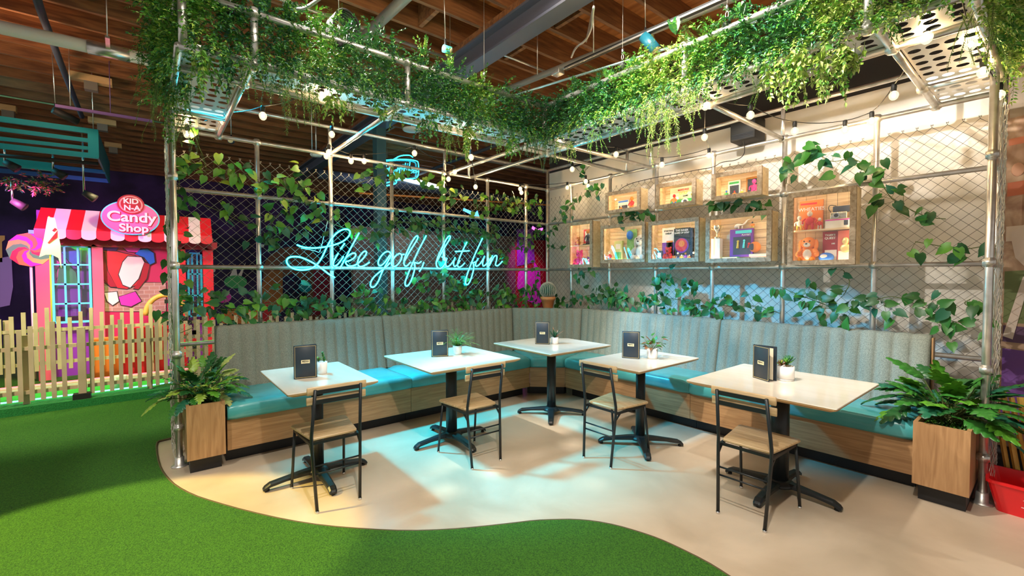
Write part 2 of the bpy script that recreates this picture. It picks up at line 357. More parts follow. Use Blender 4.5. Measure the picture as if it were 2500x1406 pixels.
q = M()
for i in range(9): q.ball((4.66+.085*i, .282, 2.24+.03*(i % 3)), (.035, .003, .05), n=10, k=6)
q.build('spectator_row', mat('print_crowd', (.55, .30, .2), .6), pr)

# ================================================================== pipe frame
ZT, ZU, ZG = 2.749, 3.035, 3.055
frame = thing('pergola', (0, 0, 0), 'L-shaped galvanised pipe pergola with chain-link panels around the corner banquette', 'pergola')
PR = .021
def pipe(name, a, b, r=PR): q = M(); q.tube([a, b], r, 12); return q.build(name, K['galv'], frame)
def fit(p, ax=2):
    q = M(); d = [Vector((1,0,0)), Vector((0,1,0)), Vector((0,0,1))]
    p = Vector(p)
    for i in range(3):
        if i == ax or True:
            q.tube([p-d[i]*.030, p+d[i]*.030], PR+.0035, 12)
    return q.build('fitting', K['fitting'], frame)
ys = [0] + [-(.422+.68*k) for k in range(6)] + [-4.49]
xs = [.5+.68*k for k in range(6)] + [4.585]
for i, y in enumerate(ys): pipe('post', (0, y, 0), (0, y, ZU if i in (0, 7) else ZT))
for i, xx in enumerate(xs): pipe('post', (xx, 0, 0), (xx, 0, ZU if i == 6 else ZT))
for y in (-1.40, -1.76, -3.145, -4.13): pipe('riser', (0, y, ZT), (0, y, ZU), .018)
for xx in (1.44, 1.78, 3.2, 4.25): pipe('riser', (xx, 0, ZT), (xx, 0, ZU), .018)
for z in (.868, 1.555, 2.234, ZT, ZU):
    pipe('rail', (0, 0, z), (0, -4.49, z), .019); pipe('rail', (0, 0, z), (4.585, 0, z), .019)
for z in (1.555, 2.234, ZT):
    for y in ys[1:-1] : fit((0, y, z))
    for xx in xs[:-1]: fit((xx, 0, z))
    fit((0, 0, z)); fit((0, -4.49, z)); fit((4.585, 0, z))
# end returns
pipe('post', (.6, -4.49, 0), (.6, -4.49, 2.78), .022); pipe('post', (4.585, -.49, 0), (4.585, -.49, 2.78), .022)
for z in (.30, .868, 1.555, 2.234):
    pipe('end_rail', (0, -4.49, z), (.6, -4.49, z), .017); pipe('end_rail', (4.585, 0, z), (4.585, -.49, z), .017)
    fit((.6, -4.49, z)); fit((4.585, -.49, z))
for a in ((.6, -4.49), (4.585, -.49)):
    q = M(); q.lathe([(.055, 0), (.055, .008), (.032, .012), (.030, .07), (.024, .075)], (a[0], a[1], 0), 16); q.build('floor_flange', K['fitting'], frame)
# canopy rails and crossbars
GX, GY, IX, IY = 1.78, -1.73, 1.44, -1.37
YE, XE = -4.49, 4.60
for r_ in [((IX, 0, ZT), (IX, YE, ZT)), ((GX, 0, ZT), (GX, YE, ZT)), ((0, IY, ZT), (XE, IY, ZT)), ((0, GY, ZT), (XE, GY, ZT)),
           ((0, -3.145, ZT), (GX, -3.145, ZT)), ((0, -4.13, ZT), (GX, -4.13, ZT)), ((3.2, 0, ZT), (3.2, GY, ZT)), ((4.25, 0, ZT), (4.25, GY, ZT)),
           ((0, YE, ZT), (GX, YE, ZT)), ((XE, 0, ZT), (XE, GY, ZT)), ((.56, -4.13, ZT), (.56, YE, ZT)), ((4.25, -.5, ZT), (XE, -.5, ZT))]:
    pipe('canopy_rail', *r_, .020)
for r_ in [((GX, GY, ZG), (GX, YE, ZG)), ((GX, GY, ZG), (XE, GY, ZG)), ((GX, YE, ZG), (0, YE, ZU)), ((XE, GY, ZG), (XE, 0, ZU))]: pipe('gallery_rail', *r_, .021)
for a in [(GX, -4.47), (GX, -4.12), (GX, -3.12), (GX, GY), (3.2, GY), (4.22, GY)]: pipe('gallery_post', (*a, ZT), (*a, ZG), .021)
for p in [(GX, -4.12, ZT), (GX, -3.12, ZT), (GX, -4.12, ZG), (GX, -3.12, ZG), (GX, GY, ZG), (3.2, GY, ZT), (3.2, GY, ZG), (4.22, GY, ZT), (IX, -4.13, ZT), (IX, -3.145, ZT), (IX, IY, ZT), (3.2, IY, ZT), (4.25, IY, ZT), (4.25, 0, ZT), (3.2, 0, ZT), (0, -4.13, ZT), (0, -3.145, ZT), (4.25, -.5, ZT)]: fit(p)
# chain link
def chain(name, o, d, L_, z0, z1, nrm, bulge=0, ragged=True, mt=None):
    q = M(); p = .0425; h = .040; n = int(L_/p); d = Vector(d); nr = Vector(nrm); o = Vector(o)
    for i in range(n):
        pts = []; kz = int((z1-z0)/h)
        for k in range(kz+1):
            s_ = (i + ((k+i) % 2))*p; e = .0016 if (k % 2) else -.0016
            b = bulge*math.sin(k*1.7+i)*.3 + bulge*math.sin(PI*i/n)
            pts.append(o + d*s_ + nr*(e+b) + Vector((0,0,z0+k*h)))
        if ragged:   # twisted wire ends above the last diamond
            t = pts[-1]; pts.append(t + Vector((0,0,.022)) + d*.008*(1 if i % 2 else -1)); pts.append(t + Vector((0,0,.012)) - d*.008*(1 if i % 2 else -1) + nr*.003)
        q.tube(pts, .0017, 4, cap=False)
    return q.build(name, mt or K['wire'], frame)
chain('chain_link_mesh', (-.026, -4.47, 0), (0, 1, 0), 4.45, .08, 2.585, (1, 0, 0))
chain('chain_link_mesh', (.02, .026, 0), (1, 0, 0), 4.55, .08, 2.62, (0, 1, 0), mt=K['wire_shaded'])
chain('chain_link_mesh', (.0, -4.515, 0), (1, 0, 0), .60, .06, 2.55, (0, -1, 0), .012)
chain('chain_link_mesh', (4.612, -.49, 0), (0, 1, 0), .50, .06, 2.60, (1, 0, 0), .012)

# perforated planks lying on the canopy rails
def plank(a, b, wdir, wid, label, group='perforated aluminium planks on the canopy'):
    a = Vector(a); b = Vector(b); L_ = (b-a).length; d = (b-a).normalized(); wv = Vector(wdir)
    nx = max(1, round(L_/.115)); ny = max(2, round(wid/.085)); q = M()
    cx = L_/nx; cy = wid/ny; r = .030; N = 12
    for i in range(nx):
        for j in range(ny):
            c = Vector(((i+.5)*cx, (j+.5)*cy, 0))
            V = []; fs = []
            cor = []
            for k in range(N):
                t = 2*PI*(k+.5)/N; cs, sn = math.cos(t), math.sin(t); mscale = min(cx/2/abs(cs) if abs(cs) > 1e-6 else 9, cy/2/abs(sn) if abs(sn) > 1e-6 else 9)
                cor.append((c.x+cs*mscale, c.y+sn*mscale)); V.append((c.x+cs*r, c.y+sn*r*1.0))
            # snap square corners
            for k in range(N):
                t = 2*PI*(k+.5)/N; ca = math.atan2(cy, cx)
            P3 = [a + d*x_ + wv*y_ for x_, y_ in V] + [a + d*x_ + wv*y_ for x_, y_ in cor]
            P3 += [a + d*x_ + wv*y_ + Vector((0,0,.012)) for x_, y_ in V]
            crn = [(c.x+cx/2, c.y+cy/2), (c.x-cx/2, c.y+cy/2), (c.x-cx/2, c.y-cy/2), (c.x+cx/2, c.y-cy/2)]
            base = len(P3); P3 += [a + d*x_ + wv*y_ for x_, y_ in crn]
            for k in range(N):
                k2 = (k+1) % N; fs.append((k, k2, N+k2, N+k))
                p1, p2 = cor[k], cor[k2]
                if abs(p1[0]-p2[0]) > 1e-6 and abs(p1[1]-p2[1]) > 1e-6:
                    for u_, (sx_, sy_) in enumerate(crn):
                        if (abs(sx_-p1[0]) < 1e-6 or abs(sx_-p2[0]) < 1e-6) and (abs(sy_-p1[1]) < 1e-6 or abs(sy_-p2[1]) < 1e-6): fs.append((N+k, N+k2, base+u_))
            q.add(P3, fs)
    for e in (0, wid):
        q.bar(a + wv*e + Vector((0,0,.004)), b + wv*e + Vector((0,0,.004)), .006, .016)
    q.bar(a + Vector((0,0,.012)), a + wv*wid + Vector((0,0,.012)), .008, .03); q.bar(b + Vector((0,0,.012)), b + wv*wid + Vector((0,0,.012)), .008, .03)
    o = q.build('perforated_plank', K['plank']); tag(o, label, 'plank', group)
zp = ZT+.024
plank((IX, -4.47, zp), (IX, -4.14, zp), (1,0,0), .33, 'short perforated plank at the front left corner of the canopy')
plank((IX, -4.11, zp), (IX, -3.15, zp), (1,0,0), .33, 'perforated plank over the neon sign, next to the front left corner')
plank((IX, -3.12, zp), (IX, -1.80, zp), (1,0,0), .33, 'long cyan-lit perforated plank along the left gallery near the inner corner')
plank((1.46, IY-.33, zp), (3.17, IY-.33, zp), (0,1,0), .32, 'long perforated plank along the right gallery near the inner corner')
plank((3.23, IY-.33, zp), (4.22, IY-.33, zp), (0,1,0), .32, 'perforated plank under bright foliage of the right gallery, over the largest display box')
plank((4.27, IY-.33, zp), (4.58, IY-.33, zp), (0,1,0), .32, 'short perforated plank at the far right corner of the gallery')
plank((.60, -4.46, zp), (1.40, -4.46, zp), (0,1,0), .31, 'wide perforated plank at the left end of the canopy behind hanging leaves')
plank((.04, -4.46, zp), (.53, -4.46, zp), (0,1,0), .31, 'perforated plank at the left end of the canopy touching the fence')
plank((4.27, -1.33, zp), (4.27, -.54, zp), (1,0,0), .31, 'large perforated plank at the right end of the canopy, two bulbs below it')
plank((4.27, -.46, zp), (4.27, -.04, zp), (1,0,0), .31, 'perforated plank at the right end of the canopy against the wall')

# ================================================================== banquette
PF = [(.836, -4.20), (.836, -2.652), (.836, -1.085), (1.12, -.765), (2.70, -.71), (4.275, -.655)]
PBt = [(.15, -4.20), (.15, -2.652), (.15, -.80), (.84, -.16), (2.70, -.13), (4.275, -.12)]     # top edge of the back
PBb = [(.255, -4.20), (.255, -2.652), (.255, -.865), (.90, -.265), (2.70, -.24), (4.275, -.22)]  # where the back meets the seat
PR_ = [(.035, -4.20), (.035, -2.652), (.035, -.74), (.78, -.035), (2.70, -.035), (4.275, -.035)]
def lerp(a, b, t): return (a[0]+(b[0]-a[0])*t, a[1]+(b[1]-a[1])*t)
def inset(P, i, e):   # shorten segment i by e metres at both ends
    a, b = P[i], P[i+1]; L_ = math.dist(a, b); return lerp(a, b, e/L_), lerp(a, b, 1-e/L_)
seatlab = ['banquette section at the left end beside the left wooden planter', 'banquette section of the left wall, between the left end and the corner', 'short angled corner section of the banquette behind the clipped table', 'banquette section of the right wall next to the corner', 'banquette section at the right end beside the right wooden planter']
def off2(a, b, dd):
    dx, dy = b[0]-a[0], b[1]-a[1]; L_ = math.hypot(dx, dy); return (dy/L_*dd, -dx/L_*dd)
for i in range(5):
    (f0, f1), (b0, b1), (t0, t1), (g0, g1) = inset(PF, i, .002), inset(PBb, i, .002), inset(PBt, i, .002), inset(PR_, i, .002)
    root = thing('banquette_section', ((f0[0]+f1[0])/2, (f0[1]+f1[1])/2, 0), seatlab[i], 'banquette', 'banquette sections')
    # wooden front panel
    o_ = off2(f0, f1, .02)
    q = M(); A, B, Cc, D = f0, f1, (f1[0]-o_[0], f1[1]-o_[1]), (f0[0]-o_[0], f0[1]-o_[1])
    q.hexa([(*A, .12), (*B, .12), (*Cc, .12), (*D, .12), (*A, .355), (*B, .355), (*Cc, .355), (*D, .355)])
    q.build('front_panel', K['laminate'], root)
    if i in (0, 4):
        e_, g_ = ((f0, g0) if i == 0 else (f1, g1)); s_ = 1 if i == 0 else -1
        q = M(); q.box((min(e_[0], g_[0]) if i == 0 else e_[0]-.02, e_[1] if i == 0 else e_[1]+.02, .12), (e_[0]-.02 if i == 0 else e_[0], e_[1]+.018 if i == 0 else -.05, .355)); q.build('end_panel', K['laminate'], root)
    p_ = off2(f0, f1, .13)
    q = M(); A, B = (f0[0]-p_[0], f0[1]-p_[1]), (f1[0]-p_[0], f1[1]-p_[1]); Cc, D = (B[0]-o_[0], B[1]-o_[1]), (A[0]-o_[0], A[1]-o_[1])
    if i == 2: A = (A[0]-.06, A[1]+.01); B = (B[0]-.02, B[1]+.06)
    q.hexa([(*A, 0), (*B, 0), (*Cc, 0), (*D, 0), (*A, .12), (*B, .12), (*Cc, .12), (*D, .12)]); q.build('toe_kick', K['black'], root)
    # cushion: rounded front, sides softened, slight crown
    q = M(); NS = 26; prof = []
    V = []; fs = []
    sec = [(0.0, .365), (-.035, .365), (-.046, .385), (-.048, .43), (-.042, .462), (-.025, .480), (.0, .488), (.12, .494), (.30, .493), (.52, .487), (1.0, .482)]
    for a in range(NS+1):
        t = a/NS; e = min(t, 1-t)*math.dist(f0, f1); soft = (1-max(0, 1-e/.035)**2)**.5 if e < .035 else 1
        F_ = lerp(f0, f1, t); B_ = lerp(b0, b1, t); dx, dy = F_[0]-B_[0], F_[1]-B_[1]; L_ = math.hypot(dx, dy)
        for (u, z) in sec:
            uu = u*L_ if u > .0 else u
            uu = uu*1 if u > 0 else u*(.55+.45*soft)
            zz = z if z < .44 else .44+(z-.44)*(.45+.55*soft)
            V.append((F_[0]-dx/L_*uu, F_[1]-dy/L_*uu, zz))
    ns = len(sec)
    for a in range(NS):
        for c in range(ns-1): fs.append((a*ns+c, a*ns+c+1, (a+1)*ns+c+1, (a+1)*ns+c))
    q.add(V, fs, None, True)
    V0 = V[:ns]; V1 = V[-ns:]
    q.add([(V0[-1][0], V0[-1][1], .365)] + V0, [tuple(range(ns+1))]); q.add([(V1[-1][0], V1[-1][1], .365)] + V1, [tuple(range(ns, -1, -1))])
    q.build('seat_cushion', K['vinyl'], root)
    # channelled back
    L_ = math.dist(t0, t1); nch = max(6, round(L_/.104)); per = 8; NS = nch*per; V = []; fs = []
    zs = [.47, .56, .66, .76, .86, .94, .985, 1.010, 1.020, 1.020, 1.0, .47]
    for a in range(NS+1):
        t = a/NS; ph = (a % per)/per; bul = .022*(math.sin(PI*ph)**.55) if 0 < ph < 1 else 0
        Bt = lerp(t0, t1, t); Bb = lerp(b0, b1, t); G = lerp(g0, g1, t)
        dx, dy = Bb[0]-G[0], Bb[1]-G[1]; dl = math.hypot(dx, dy); dx /= dl; dy /= dl
        for c, z in enumerate(zs):
            if c < 7:
                u = (z-.47)/(.985-.47); X = Bb[0]+(Bt[0]-Bb[0])*u + dx*bul*(1 if c < 6 else .8); Y = Bb[1]+(Bt[1]-Bb[1])*u + dy*bul*(1 if c < 6 else .8); V.append((X, Y, z))
            elif c == 7: V.append((Bt[0]-dx*.010+dx*bul*.5, Bt[1]-dy*.010+dy*bul*.5, z+bul*.2))
            elif c == 8: V.append((Bt[0]-dx*.035, Bt[1]-dy*.035, z+bul*.35))
            elif c == 9: V.append((G[0]+dx*.02, G[1]+dy*.02, z+bul*.2))
            else: V.append((G[0], G[1], z))
    ns = len(zs)
    for a in range(NS):
        for c in range(ns-1): fs.append((a*ns+c, a*ns+c+1, (a+1)*ns+c+1, (a+1)*ns+c))
    fs.append(tuple(range(ns))); fs.append(tuple(NS*ns+c for c in range(ns-1, -1, -1)))
    q = M(); q.add(V, fs, None, True); q.build('channelled_back', K['fabric'], root)
    if i in (0, 4):
        e0 = t0 if i == 0 else t1; yy = e0[1]
        q = M()
        if i == 0: q.box((.034, -4.214, .12), (.30, -4.203, .36)); 
        else: q.box((4.278, -.125, .12), (4.288, -.05, 1.005))
        q.build('end_board', K['laminate_v'], root)

# ================================================================== planters
def planter(x0, x1, y0, y1, label, ky):
    root = thing('wooden_planter', ((x0+x1)/2, (y0+y1)/2, 0), label, 'planter', 'wooden planters at the ends of the banquette')
    z0, z1, t = .12, .525, .02; q = M()
    q.box((x0, y0, z0), (x1, y0+t, z1)); q.box((x0, y1-t, z0), (x1, y1, z1)); q.box((x0, y0+t, z0), (x0+t, y1-t, z1)); q.box((x1-t, y0+t, z0), (x1, y1-t, z1)); q.box((x0+t, y0+t, z0), (x1-t, y1-t, z0+t))
    q.build('box', K['laminate_v'], root)
    q = M(); q.box((x0+ky[0], y0+ky[1], 0), (x1-ky[2], y1-.02, .12)); q.build('plinth', K['black'], root)
    q = M(); q.box((x0+t, y0+t, z0+t), (x1-t, y1-t, .475)); q.build('soil', K['soil'], root)
    q = M()
    for _ in range(900):
        c = Vector((random.uniform(x0+t+.01, x1-t-.01), random.uniform(y0+t+.01, y1-t-.01), random.uniform(.475, .50)))
        a = Vector((random.gauss(0,1), random.gauss(0,1), random.uniform(.1, 1))).normalized(); b = a.orthogonal().normalized()
        q.add([c, c+a*.006+b*.005, c+a*.014, c+a*.006-b*.005], [(0,1,2),(0,2,3)], K['L%d' % random.choice((0,2,2,1,2))])
    tag(q.build('ground_cover', K['L2'], root), kind='stuff')
    return root
planter(.22, .895, -4.455, -4.216, 'wooden planter box with black plinth at the left end of the banquette', (.02, .02, .085))
planter(4.29, 4.553, -.80, -.06, 'wooden planter box with black plinth at the right end of the banquette', (.02, .08, .02))

# ================================================================== tables
def table(cx, cy, hx, hy, label, arms, rc, clip=False):
    root = thing('dining_table', (cx, cy, 0), label, 'table', 'pedestal tables at the banquette')
    pl = [(-hx, -hy), (hx, -hy), (hx, hy)] + ([(-hx+.27, hy), (-hx, hy-.27)] if clip else [(-hx, hy)])
    r_ = .012; P = []
    for i, p in enumerate(pl):   # softly rounded corners
        a = Vector(pl[i-1]); b = Vector(p); c = Vector(pl[(i+1) % len(pl)])
        P += [tuple(b+(a-b).normalized()*r_), tuple(b + ((a-b).normalized()+(c-b).normalized())*r_*.3), tuple(b+(c-b).normalized()*r_)]
    def ring(s, z): return [(cx+x_*(1-s/hx), cy+y_*(1-s/hy), z) for x_, y_ in P]
    n = len(P); q = M(); q.add(ring(.002, .744)+ring(0, .746)+ring(.002, .7505), [tuple(range(n-1, -1, -1)), tuple(2*n+i for i in range(n))] + [(k_*n+i, k_*n+(i+1) % n, (k_+1)*n+(i+1) % n, (k_+1)*n+i) for k_ in (0, 1) for i in range(n)], K['tabletop'])
    q.build('tabletop', K['tabletop'], root)
    q = M(); q.add(ring(.036, .718)+ring(.003, .736)+ring(.002, .7438), [tuple(range(n-1, -1, -1)), tuple(2*n+i for i in range(n))] + [(k_*n+i, k_*n+(i+1) % n, (k_+1)*n+(i+1) % n, (k_+1)*n+i) for k_ in (0, 1) for i in range(n)], K['plyedge'])
    q.build('bevelled_edge', K['plyedge'], root)
    q = M(); q.lathe([(rc, .06), (rc, .70)], (cx, cy, 0), 28); q.build('pedestal', K['blackmetal'], root)
    q = M(); q.box((cx-.14, cy-.02, .702), (cx+.14, cy+.02, .7175)); q.box((cx-.02, cy-.14, .702), (cx+.02, cy+.14, .7175)); q.lathe([(rc+.02, .695), (rc+.02, .703)], (cx, cy, 0), 20); q.build('top_bracket', K['blackmetal'], root)
    q = M(); q.lathe([(rc+.045, .052), (rc+.035, .068), (rc+.012, .085), (rc+.001, .090)], (cx, cy, 0), 28)
    q.build('hub', K['blackmetal'], root)
    for ang, L_ in arms:
        d = Vector((math.cos(ang), math.sin(ang), 0)); s_ = Vector((-d.y, d.x, 0)); c0 = Vector((cx, cy, 0)); q = M(); V = []
        st = [(.02, .042, .050, .084), (.10, .036, .050, .080), (L_*.6, .029, .044, .068), (L_*.88, .027, .030, .056), (L_*.97, .025, .012, .038), (L_, .018, .012, .026)]
        for (u, hw, z0, z1) in st:
            for (a, z) in ((-1, z0), (-1, (z0+2*z1)/3), (-.6, z1), (.6, z1), (1, (z0+2*z1)/3), (1, z0)): V.append(c0+d*u+s_*hw*a+Vector((0,0,z)))
        fs = [(i*6+k_, i*6+(k_+1) % 6, (i+1)*6+(k_+1) % 6, (i+1)*6+k_) for i in range(5) for k_ in range(6)] + [tuple(range(6)), tuple(30+k_ for k_ in range(5, -1, -1))]
        q.add(V, fs, None, False); a_ = q.build('base_arm', K['blackmetal'], root)
        q = M(); e_ = c0+d*(L_-.028); q.lathe([(.014, 0), (.014, .014)], (e_.x, e_.y, 0), 10); q.build('foot', K['rubber'], a_)
    return root
AX = lambda L_, o=0: [(o+k_*PI/2, L_) for k_ in range(4)]
table(1.481, -3.71, .436, .291, 'narrow cream-topped pedestal table nearest the left planter', AX(.36), .040)
table(1.474, -2.573, .441, .443, 'square cream-topped pedestal table holding the feathery green plant', AX(.365), .049)
table(1.503, -1.364, .445, .436, 'cream-topped pedestal table with a clipped corner, standing in the corner of the banquette', AX(.36, PI/4), .048, True)
table(2.597, -1.35, .298, .439, 'narrow cream-topped pedestal table holding the round-leaved plant', AX(.36, PI/4), .040)
table(3.69, -1.318, .439, .449, 'square cream-topped pedestal table nearest the right planter', AX(.36), .056)

# ================================================================== chairs (built facing +x, rear legs at x = 0)
def chair(label):
    root = thing('dining_chair', (0, 0, 0), label, 'chair', 'black metal chairs with ash seats')
    fw, bw, dp = .19, .146, .375
    seat = [(.02, -bw), (dp+.01, -fw), (dp+.01, fw), (.02, bw)]; rr = .03; P = []
    for i, p in enumerate(seat):
        a = Vector(seat[i-1]); b = Vector(p); c = Vector(seat[(i+1) % 4]); u, v = (a-b).normalized(), (c-b).normalized()
        for t in (0, .25, .5, .75, 1): P.append(b+u*rr*(1-t)**2+v*rr*t**2)
    n = len(P); cx = .2
    def ring(s, z): return [(cx+(p.x-cx)*s, p.y*s, z) for p in P]
    q = M(); rs = [ring(.97, .432), ring(1, .437), ring(1, .446), ring(.975, .451)]
    q.add(sum(rs, []), [tuple(range(n-1, -1, -1)), tuple(3*n+i for i in range(n))] + [(k_*n+i, k_*n+(i+1) % n, (k_+1)*n+(i+1) % n, (k_+1)*n+i) for k_ in range(3) for i in range(n)], None, False)
    q.build('seat', K['oak'], root, world=False)
    for s in (-1, 1):
        q = M(); q.tube([(-.045, s*.134, .012), (-.012, s*.152, .40), (-.010, s*.152, .47), (-.066, s*.140, .775)], .0105, 8); L_ = q.build('leg', K['blackmetal'], root, world=False)
        q = M(); q.lathe([(.012, 0), (.012, .013)], (-.0455, s*.134, 0), 10); q.build('glide', K['chrome'], L_, world=False)
        q = M(); q.tube([(dp+.03, s*.178, .012), (dp-.025, s*.165, .428)], .0095, 8); L_ = q.build('leg', K['blackmetal'], root, world=False)
        q = M(); q.lathe([(.011, 0), (.011, .013)], (dp+.0305, s*.178, 0), 10); q.build('glide', K['chrome'], L_, world=False)
        q = M(); q.bar((-.011, s*.150, .418), (dp-.025, s*.165, .418), .014, .016); q.build('side_rail', K['blackmetal'], root, world=False)
        q = M(); q.bar((-.011, s*.150, .365), (.045, s*.152, .414), .008, .012); q.build('brace', K['blackmetal'], root, world=False)
    q = M(); q.bar((dp-.025, -.165, .418), (dp-.025, .165, .418), .014, .016); q.build('front_rail', K['blackmetal'], root, world=False); q = M(); q.bar((.02, -.15, .418), (.02, .15, .418), .014, .016); q.build('rear_rail', K['blackmetal'], root, world=False)
    for z in (.285, .235): q = M(); q.tube([(-.022, -.147, z), (-.022, .147, z)], .006, 8); q.build('stretcher', K['blackmetal'], root, world=False)
    for z in (.758, .695):
        xx = -.010-.056*(z-.47)/.305; q = M(); q.bar((xx+.002, -.142, z), (xx+.002, .142, z), .006, .026); q.build('back_bar', K['blackmetal'], root, world=False)
        q = M(); q.bevbox((xx+.012, -.185, z-.024+.006), (xx+.026, .185, z+.026+.006), .006); q.build('back_slat', K['oak'], root, world=False)
    return root
CH = [('metal-framed chair with ash seat pulled up to the table nearest the left planter', (1.95, -3.725), PI), ('metal-framed chair with golden ash seat at the table with the feathery plant', (2.045, -2.63), PI-.02),
      ('metal-framed chair with ash seat at the narrow table with the round-leaved plant', (2.61, -1.895), PI/2+.02), ('metal-framed chair with two-tone ash seat at the table nearest the right planter', (3.70, -1.88), PI/2+.03)]
ch0 = chair(CH[0][0])
for i, (lb, p, a) in enumerate(CH):
    o = ch0 if i == 0 else copy_tree(ch0)
    if i: o['label'] = lb
    o.location = (p[0], p[1], 0); o.rotation_euler = (0, 0, a)
for i_, k_ in enumerate([]): pass

# ================================================================== menus
def menu(x, y, ang, label, open_=.25):
    root = thing('menu_folder', (x, y, .751), label, 'menu', 'navy menus standing on the tables', ang)
    W_, H_ = .150, .235
    # front cover faces local -y, spine at x=-W/2
    q = M(); q.bevbox((-W_/2, -.0015, 0), (W_/2, .0015, H_), .0012, seg=1); fr = q.build('front_cover', K['menu'], root, world=False)
    q = M(); e = .008
    for a, b in (((-W_/2+e, e), (W_/2-e, e)), ((-W_/2+e, H_-e), (W_/2-e, H_-e)), ((-W_/2+e, e), (-W_/2+e, H_-e)), ((W_/2-e, e), (W_/2-e, H_-e))): q.bar((a[0], -.0022, a[1]), (b[0], -.0022, b[1]), .001, .0022)
    q.build('gold_border', K['gold'], fr, world=False)
    q = M(); q.box((-.028, -.0036, H_*.50-.011), (.028, -.0016, H_*.50+.013)); q.build('plaque', K['plaque'], fr, world=False)
    text('lettering', 'MENU', .013, K['ink'], fr, frame4((0, -.0042, H_*.5+.0035), (1,0,0), (0,-1,0)), .0003, world=False, sx=1.25, bold=.0004)
    q = M(); q.bar((-.018, -.0040, H_*.5-.006), (.018, -.0040, H_*.5-.006), .0006, .0008); q.build('rule', K['ink'], fr, world=False)
    c, s = math.cos(open_), math.sin(open_); q = M()
    a = Vector((-W_/2, .002, 0)); d = Vector((c, s, 0)); q.bar(a+Vector((0,0,H_/2))+Vector((0,.002,0)), a+d*W_+Vector((0,.002,H_/2)), .003, H_); q.build('back_cover', K['menu'], root, world=False)
    c, s = math.cos(open_*.5), math.sin(open_*.5); q = M(); d = Vector((c, s, 0)); q.bar(a+Vector((0,.003,H_/2)), a+d*(W_-.008)+Vector((0,.003,H_/2)), .003, H_-.02); q.build('pages', K['paper'], root, world=False)
def face(p, q): return math.atan2(q[1]-p[1], q[0]-p[0])
for lb, p0, p1, op in [('navy menu standing on the narrow table nearest the left planter', (1.514,-3.875), (1.545,-3.721), .22), ('navy menu standing beside the feathery green plant', (1.372,-2.714), (1.431,-2.575), .2),
                       ('navy menu standing on the corner table beside the spiky-leaved plant', (1.410,-1.510), (1.525,-1.412), .2), ('navy menu standing beside the round-leaved plant', (2.465,-1.437), (2.600,-1.372), .2), ('navy menu opened widest, standing on the square table nearest the right planter', (3.505,-1.325), (3.655,-1.400), .50)]:
    a = face(p0, p1); menu((p0[0]+p1[0])/2, (p0[1]+p1[1])/2, a, lb, op)

# ================================================================== leaves
def rnd(): return Vector((random.gauss(0,1), random.gauss(0,1), random.gauss(0,1))).normalized()
def small_leaf(q, p, d, n, L_, w_, mt):
    s = d.cross(n)
    if s.length < 1e-4: s = d.orthogonal()
    s.normalize(); n = s.cross(d)
    q.add([p, p+d*L_*.45+s*w_*.5+n*w_*.12, p+d*L_-n*L_*.08, p+d*L_*.45-s*w_*.5+n*w_*.12], [(0,1,2),(0,2,3)], mt)
def sprig(q, p, d, L_, step, ll, lw, mats, droop=.5, flat=False, rs=.0012, stem=True):
    p = Vector(p); d = Vector(d).normalized(); pts = [p.copy()]; n = max(3, int(L_/step)); up = Vector((0,0,1)); k = 0
    side = d.cross(up)
    if side.length < .1: side = Vector((random.random()-.5, random.random()-.5, 0))
    side.normalize()
    for i in range(n):
        d = (d + Vector((random.gauss(0,.07), random.gauss(0,.07), -droop*step*6))).normalized(); p = p + d*step; pts.append(p.copy())
        t = i/n; sc = 1-.45*t
        s = d.cross(up); s = s.normalized() if s.length > .15 else side
        for sg in (-1, 1):
            if flat: dr = (s*sg*1.1 + d*.6 - up*.05).normalized(); nn = (up+rnd()*.12)
            else: dr = (s*sg*random.uniform(.3,1) + d*.7 + rnd()*.45).normalized(); nn = (up*.6+rnd()*.7)
            small_leaf(q, p, dr, nn.normalized(), ll*sc*random.uniform(.8,1.15), lw*sc, random.choice(mats))
    small_leaf(q, p, d, (up+rnd()*.3).normalized(), ll*.8, lw*.7, random.choice(mats))
    if stem: q.tube(pts[::2] if len(pts) > 6 else pts, rs, 3, K['stem'], cap=False)
G0 = [K['L0'], K['L1'], K['L1'], K['L2'], K['L4']]; G1 = [K['L1'], K['L2'], K['L2'], K['L3']]; G2 = [K['L2'], K['L3'], K['L3'], K['L5']]
GD = [K['L0'], K['L0'], K['L1'], K['L4']]

